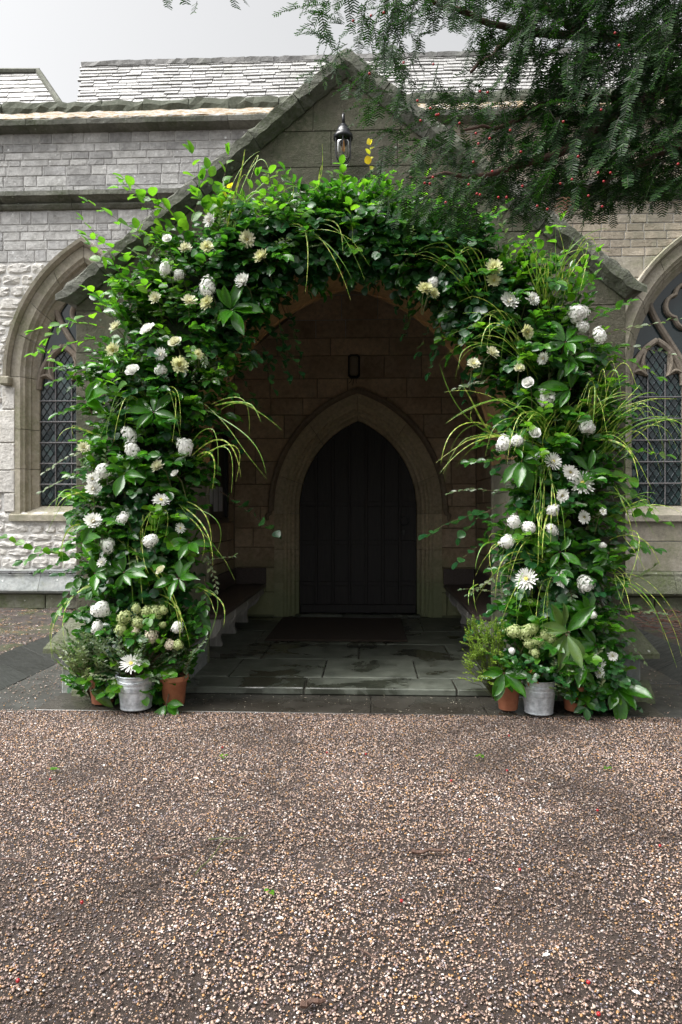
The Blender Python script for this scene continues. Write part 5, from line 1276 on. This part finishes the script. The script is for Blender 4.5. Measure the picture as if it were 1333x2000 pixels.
# feathery yellow-green plant at the right foot
fp = plant('feathery_plant', 'feathery bright yellow green plant beside the right terracotta pots', 'plant', at(960, 1370, 5.45))
rec = []; sm = MB()
for i in range(150):
    q = at(NR.uniform(918, 985), NR.uniform(1225, 1335), 5.36 + NR.uniform(-.1, .1)); b0 = at(965, 1365, 5.45)
    pts, r_ = sprig(q, (q - b0).normalized() + rv(.3), .10, 20, .022, .0055, 60, .3, .5); rec += r_; stem_tubes(sm, [b0, b0.lerp(q, .6) + Vector((0, 0, .03))] + pts, .002, .001, 3)
me = rec_mesh('plumes', rec, T_SLIM, M['moss_green']); join_to(me, sm, M['stem']); link(bpy.data.objects.new('plumes', me), fp)
fp2 = plant('foliage_mound', 'low leafy mound with small leaves at the right foot of the arch', 'plant', at(1150, 1375, 5.45))
leafy(fp2, None, 'leaves', 'ivy', 40, 1130, 1215, 1300, 1375, 5.38, at(1160, 1380, 5.5), .9)
leafy(fp2, None, 'olive_leaves', 'olive', 14, 1080, 1180, 1280, 1370, 5.25, at(1130, 1380, 5.45), .9)
fp3 = plant('foliage_mound', 'grey green leafy mound left of the left terracotta pot', 'plant', at(180, 1375, 5.45))
leafy(fp3, None, 'olive_leaves', 'olive', 50, 136, 205, 1255, 1325, 5.35, at(185, 1380, 5.5), 1.05)
leafy(fp3, None, 'leaves', 'laurel', 20, 145, 190, 1270, 1340, 5.45, at(185, 1380, 5.5), .9)
fp4 = plant('foliage_mound', 'leafy mound of green shrub right of the hydrangeas, against the left pier', 'plant', at(350, 1375, 5.6))
leafy(fp4, None, 'leaves', 'laurel', 34, 315, 375, 1200, 1310, 5.55, at(345, 1380, 5.65), .8)
leafy(fp4, None, 'olive_leaves', 'olive', 10, 310, 385, 1250, 1310, 5.38, at(330, 1380, 5.5), .9)

# ------------------------------------------------------------ yew tree overhanging from the right
yew = tag(empty('yew_tree', at(1500, 1300, 3.6)), 'dark yew tree with red berries overhanging the top right of the porch', 'tree')
yew.location = (0, 0, 0)
tr = Vector((3.6, 3.2, -.06))
m = MB(); m.tube([tr + Vector((.1*math.sin(k_), .08*math.cos(k_*2), k_)) for k_ in (0, .6, 1.4, 2.2, 3.0, 4.0, 5.2)], [.42, .34, .30, .28, .25, .18, .08], 12); m.build('trunk', M['bark'], yew, True)
def limb(pts, r0, r1):
    P = [Vector(p) for p in pts]; out = []
    for i in range(len(P) - 1):
        for k_ in range(5): out.append(P[i].lerp(P[i+1], k_ / 5) + rv(.006))
    out.append(P[-1]); n = len(out)
    m = MB(); m.tube(out, [r0 + (r1 - r0) * i / (n - 1) for i in range(n)], 7); m.build('branch', M['bark'], yew, True); return out
LB = [limb([tr + Vector((0, 0, 3.2)), at(1420, 75, 3.2), at(1150, 68, 3.1), at(1005, 60, 3.0), at(890, 18, 2.9), at(780, -10, 2.85)], .03, .005),
      limb([at(1005, 62, 3.0), at(960, 110, 2.95), at(920, 140, 2.9)], .014, .006),
      limb([tr + Vector((0, 0, 2.6)), at(1400, 110, 3.0), at(1270, 190, 2.9), at(1110, 290, 2.8), at(960, 340, 2.75), at(800, 345, 2.75)], .04, .004),
      limb([at(1270, 190, 2.9), at(1090, 190, 2.85), at(1010, 235, 2.8), at(900, 255, 2.8)], .016, .005),
      limb([tr + Vector((0, 0, 2.4)), at(1420, 250, 2.8), at(1280, 300, 2.75), at(1180, 360, 2.7)], .04, .006),
      limb([at(1150, 68, 3.1), at(1000, -20, 3.0), at(800, -60, 2.9), at(640, -20, 2.85)], .02, .006),
      limb([tr + Vector((0, 0, 3.4)), at(1500, -200, 3.2), at(1200, -260, 3.0), at(900, -200, 2.9)], .05, .01)]
def inside(poly, u, v):
    c = False; n = len(poly)
    for i in range(n):
        (x1, y1), (x2, y2) = poly[i], poly[(i + 1) % n]
        if (y1 > v) != (y2 > v) and u < (x2 - x1) * (v - y1) / (y2 - y1) + x1: c = not c
    return c
OUT = [(590,-60),(600,60),(640,120),(690,150),(720,225),(730,300),(720,330),(780,400),(860,425),(930,425),(990,415),(1050,395),(1120,405),(1180,395),(1260,380),(1345,370),(1420,330),(1420,-120),(590,-120)]
GAPS = [((690,85),45,35,.12),((780,70),45,30,.3),((880,90),55,45,.08),((935,60),40,30,.3),((850,145),70,30,.22),((960,125),45,22,.35),((990,165),50,35,.35),((930,200),40,30,.5),((770,165),35,20,.4),((1060,110),35,30,.5),((1100,60),25,30,.4),((1000,30),30,25,.4),((700,20),40,25,.5),((1150,170),40,25,.5),((1120,225),25,22,.5),((1110,340),35,22,.45),((820,215),35,25,.5),((1290,20),25,20,.6),((640,30),25,40,.6),((1290,340),30,30,.5),((1040,260),25,20,.5),((1240,120),20,20,.6)]
nd = {'P': [], 'D': [], 'N': [], 'L': [], 'W': []}; twg = MB(); berries = []
def yew_spray(p, d, ln, droop, dens=1.0, store=nd):
    p = Vector(p); d = Vector(d).normalized(); st = .0092 / dens; n = int(ln / st); side = d.cross(Vector((0, -.35, 1)))
    if side.length < .1: side = Vector((1, 0, 0))
    side.normalize(); pts = [p.copy()]
    for i in range(n):
        d = (d + Vector((0, 0, -droop / n)) + rv(.015)).normalized(); p = p + d * st
        if i % 5 == 4: pts.append(p.copy())
        side = (side - d * side.dot(d)).normalized(); up = side.cross(d)
        k_ = i / n; l = .027 * (1 if k_ < .7 else 1 - .6 * (k_ - .7) / .3) * NR.uniform(.85, 1.1)
        for s_ in (-1, 1):
            e = NR.uniform(-.15, .35)
            store['P'].append(tuple(p)); store['D'].append(tuple(d * .5 + side * s_ * .86 + up * e)); store['N'].append(tuple(up + rv(.1))); store['L'].append(l); store['W'].append(.0021)
    stem_tubes(twg, pts if len(pts) > 1 else [pts[0], p], .0016, .0007, 3)
    return pts
allow = 0
for i in range(30000):
    if allow >= 1650: break
    u, v = NR.uniform(590, 1420), NR.uniform(-120, 440)
    if not inside(OUT, u, v): continue
    dens = .42 + .58 * min(1, max(0, (u - 720) / 380))
    if v < 130 and u < 1000: dens *= .75
    for (gu, gv), ru, rv_, k_ in GAPS:
        if ((u - gu) / ru) ** 2 + ((v - gv) / rv_) ** 2 < 1: dens *= k_
    if v > 215 and u < 1040: dens *= .62
    elif v > 250: dens = min(1, dens * 1.2)
    if NR.random() > dens: continue
    allow += 1
    Y = NR.uniform(2.55, 3.3); q = at(u, v, Y)
    hang = NR.random()
    if hang < .45: d = Vector((-.25 + NR.normal(0, .25), NR.normal(0, .35), -1))
    else: d = Vector((-1, NR.normal(0, .4), -.25 + NR.normal(0, .3)))
    if v > 330: d = Vector((-.7 + NR.normal(0, .5), NR.normal(0, .4), -.55))
    ln = NR.uniform(.10, .20); d.normalize(); p0 = q - d * ln * .5
    pts = yew_spray(p0, d, ln, .55)
    for k_ in range(NR.integers(1, 4)):
        b = pts[NR.integers(0, len(pts))]; yew_spray(b, d + Vector((NR.choice([-.8, .8]), NR.normal(0, .3), NR.normal(-.1, .3))), NR.uniform(.05, .11), .45)
    if NR.random() < .035: berries.append(pts[len(pts) // 2])
# a few drooping tips entering the picture top left
for u, v in ((322, -5), (368, -8), (385, 2), (360, -15), (335, -20), (455, -6), (470, -10)): yew_spray(at(u, v, 2.9), Vector((NR.normal(0, .5), 0, -1)), .05, .3)
# crown continuing out of the picture, over and beside the path
for i in range(520):
    q = Vector((NR.uniform(1.2, 4.6), NR.uniform(1.2, 4.6), NR.uniform(3.3, 5.0)))
    if q.y > 2.4 and q.x < 1.9: continue
    yew_spray(q, Vector((-.6 + NR.normal(0, .6), NR.normal(0, .6), -.4)), NR.uniform(.2, .4), .5, .55)
T_ND = (np.array([(-1, 0, 0), (1, 0, 0), (1.0, .8, 0), (0, 1, 0), (-1.0, .8, 0)], float), [(0, 1, 2, 3, 4)])
me = leaves_mesh('needles', nd['P'], nd['D'], nd['N'], nd['L'], nd['W'], T_ND, M['yew'])
o = link(bpy.data.objects.new('needles', me), yew); o['kind'] = 'stuff'
tag(twg.build('twigs', M['yew_twig'], yew), kind='stuff')
dead = {'P': [], 'D': [], 'N': [], 'L': [], 'W': []}
for k_ in range(2): yew_spray(at(1102 + 8 * k_, 378, 2.6), Vector((-.25 + .3 * k_, 0, -1)), .07, .2, .7, store=dead)
link(bpy.data.objects.new('dead_sprig', leaves_mesh('dead_sprig', dead['P'], dead['D'], dead['N'], dead['L'], dead['W'], T_ND, M['yew_brown'])), yew)
bm_ = MB(); bm_.lathe([(.0, -1), (.5, -.87), (.87, -.5), (1, 0), (.9, .45), (.55, .8), (.35, .85), (.3, .6), (0, .5)], 10); BER = bm_.mesh('berry', M['berry'], True)
PB = [(750,24),(690,40),(725,30),(789,122),(722,143),(847,125),(816,196),(841,211),(857,223),(853,224),(822,235),(898,240),(938,178),(953,180),(930,260),(957,270),(935,280),(997,254),(1018,296),(925,316),(962,334),(846,346),(830,357),(840,358),(871,395),(916,360),(932,378),(938,380),(990,385),(974,385),(1021,363),(1050,402),(1070,408),(1169,337),(1193,337),(1180,354),(1150,382),(1177,403),(1118,350),(1095,358),(1202,64),(1210,88),(1175,214),(1325,320),(1101,237),(1130,305)]
for u, v in PB:
    o = bpy.data.objects.new('berry', BER); o.location = at(u, v, 2.53); o.scale = (.0048,) * 3; o.rotation_euler = (NR.uniform(-.4, .4) + math.pi, NR.uniform(-.4, .4), 0); link(o, yew)

# ------------------------------------------------------------ litter on the gravel
def ground_px(u, v, z=GZ + .006):
    x = (u - 666.5) / FPX; t_ = (CAMZ - z) / ((v - 1000) / FPX)
    return Vector((t_ * (-_sy + x * _cy), t_ * (_cy + x * _sy), z))
for i, (u, v) in enumerate([(639,1470),(882,1525),(918,1680),(1016,1699),(1168,1583),(991,1505),(1290,1652),(35,1916),(1150,1919),(1170,1981),(98,1522),(435,1460),(160,1763),(995,1437),(715,1473),(785,1760)]):
    o = bpy.data.objects.new('fallen_berry', BER); o.location = ground_px(u, v, GZ + .008); o.scale = (.007,) * 3; o.rotation_euler = (NR.uniform(0, 3), NR.uniform(0, 3), 0); link(o)
    tag(o, 'small red yew berry lying on the gravel', 'berry', 'fallen berries on the gravel')
rg = random.Random(44)
def twig(u0, v0, u1, v1, r, mat, label, name='twig'):
    a, b = ground_px(u0, v0, GZ + .016), ground_px(u1, v1, GZ + .016); n = 6; r *= 1.4
    pts = [a.lerp(b, i / n) + Vector((rg.uniform(-.006, .006), rg.uniform(-.006, .006), rg.uniform(-.002, .005))) for i in range(n + 1)]
    m = MB(); m.tube(pts, [r * (1 - .5 * i / n) for i in range(n + 1)], 6); tag(m.build(name, M[mat]), label, 'twig')
twig(805, 1664, 873, 1661, .007, 'bark', 'short thick dark stick lying alone on the middle of the gravel')
twig(300, 1678, 362, 1668, .004, 'bark', 'thin dark twig on the gravel left of the green stalk')
twig(860, 1820, 890, 1792, .003, 'stem_brown', 'thin tan twig at an angle in the near gravel')
twig(590, 1963, 634, 1953, .008, 'bark', 'dark reddish bark scrap at the bottom of the gravel')
twig(710, 1512, 755, 1496, .003, 'stem_brown', 'slender brown twig on the gravel towards the porch')
twig(1010, 1525, 1050, 1535, .003, 'bark', 'slender dark twig on the gravel below the right bucket')
twig(5, 1678, 45, 1683, .004, 'bark', 'dark twig at the left edge of the gravel')
twig(385, 1706, 440, 1642, .0028, 'stem', 'long green flower stalk lying across the gravel', 'stalk')
twig(410, 1640, 478, 1637, .0028, 'stem', 'short green stalk lying sideways at the end of the longer one', 'stalk')
twig(700, 1855, 740, 1872, .003, 'bark', 'thin purple brown twig in the bottom middle of the gravel')
for (u, v, n, lab) in ((106, 1502, 7, 'small sprig of green leaves on the far left gravel'), (940, 1478, 6, 'small yellow green sprig on the gravel below the right bucket'), (1185, 1503, 5, 'dull green leaf scrap on the far right gravel'), (528, 1740, 3, 'tiny green leaf scrap in the middle of the gravel'), (437, 1478, 4, 'tiny green sprig on the gravel towards the left bucket')):
    c = ground_px(u, v, GZ + .016); rec = []
    for i in range(n):
        w = rg.uniform(0, 6.28); rec.append((c + Vector((rg.uniform(-.02, .02), rg.uniform(-.02, .02), rg.uniform(0, .008))), Vector((math.cos(w), math.sin(w), .1)), Vector((rg.uniform(-.3, .3), rg.uniform(-.3, .3), 1)), rg.uniform(.02, .035), .008))
    tag(link(bpy.data.objects.new('leaf_sprig', rec_mesh('leaf_sprig', rec, T_SLIM, M['beech']))), lab, 'leaves')
pet = []
for i in range(110):
    x, y = NR.uniform(-1.7, 1.3), NR.uniform(5.28, 5.8); w = NR.uniform(0, 6.28)
    pet.append((Vector((x, y, -.052)), Vector((math.cos(w), math.sin(w), .05)), Vector((0, 0, 1)), NR.uniform(.006, .014), NR.uniform(.003, .005)))
tag(link(bpy.data.objects.new('petal_litter', rec_mesh('petal_litter', pet, T_SLIM, M['p_pink']))), 'scattered pale petal crumbs on the wet dark threshold slab', 'petals', kind='stuff')
for i, (u, v) in enumerate([(330,1425),(203,1497),(272,1576),(410,1526),(377,1520),(818,1498),(965,1735),(1016,1522),(790,1565),(1075,1535),(1060,1868),(540,1795),(1235,1935),(1272,1765),(278,1522)]):
    c = ground_px(u, v, GZ + .014); w = rg.uniform(0, 6.28); rec = [(c, Vector((math.cos(w), math.sin(w), .12)), Vector((rg.uniform(-.3, .3), 0, 1)), rg.uniform(.025, .04), .007)]
    tag(link(bpy.data.objects.new('fallen_petal', rec_mesh('fallen_petal', rec, T_SLIM, M['p_white']))), 'single white petal lying on the gravel', 'petal', 'fallen petals on the gravel')
# twiggy red-brown mulch on the right bank
mu = MB(); 
for i in range(900):
    x, y = NR.uniform(3.3, 5.4), NR.uniform(5.6, 9.6); w = NR.uniform(0, 6.28); l = NR.uniform(.03, .11); d = Vector((math.cos(w), math.sin(w), NR.normal(0, .25))) * l
    p = Vector((x, y, .125 + NR.uniform(0, .03))); mu.tube([p - d, p + d], NR.uniform(.002, .006), 4, cap=False)
M['mulch'] = simple_mat('bark_mulch', (.06,.025,.018), (.17,.08,.055), .6, 6, .3)
tag(mu.build('mulch', M['mulch']), 'reddish brown twigs and bark mulch on the right bank by the wall', 'mulch', kind='stuff')

# leaf litter on the left bank
rec = []
for i in range(420):
    x, y = NR.uniform(-5.8, -3.5), NR.uniform(5.4, 9.5); w = NR.uniform(0, 6.28)
    if x > -3.62: continue
    rec.append((Vector((x, y, .125 + NR.uniform(0, .02))), Vector((math.cos(w), math.sin(w), NR.normal(0, .2))), Vector((NR.normal(0, .4), NR.normal(0, .4), 1)), NR.uniform(.02, .06), NR.uniform(.006, .016)))
M['litter'] = leaf_mat('dead_leaf_litter', (.05,.03,.018), (.13,.075,.04), (.25,.19,.12), .05, .6)
tag(link(bpy.data.objects.new('leaf_litter', rec_mesh('leaf_litter', rec, T_SLIM, M['litter']))), 'dead leaves and debris strewn on the mossy bank left of the porch', 'leaves', kind='stuff')
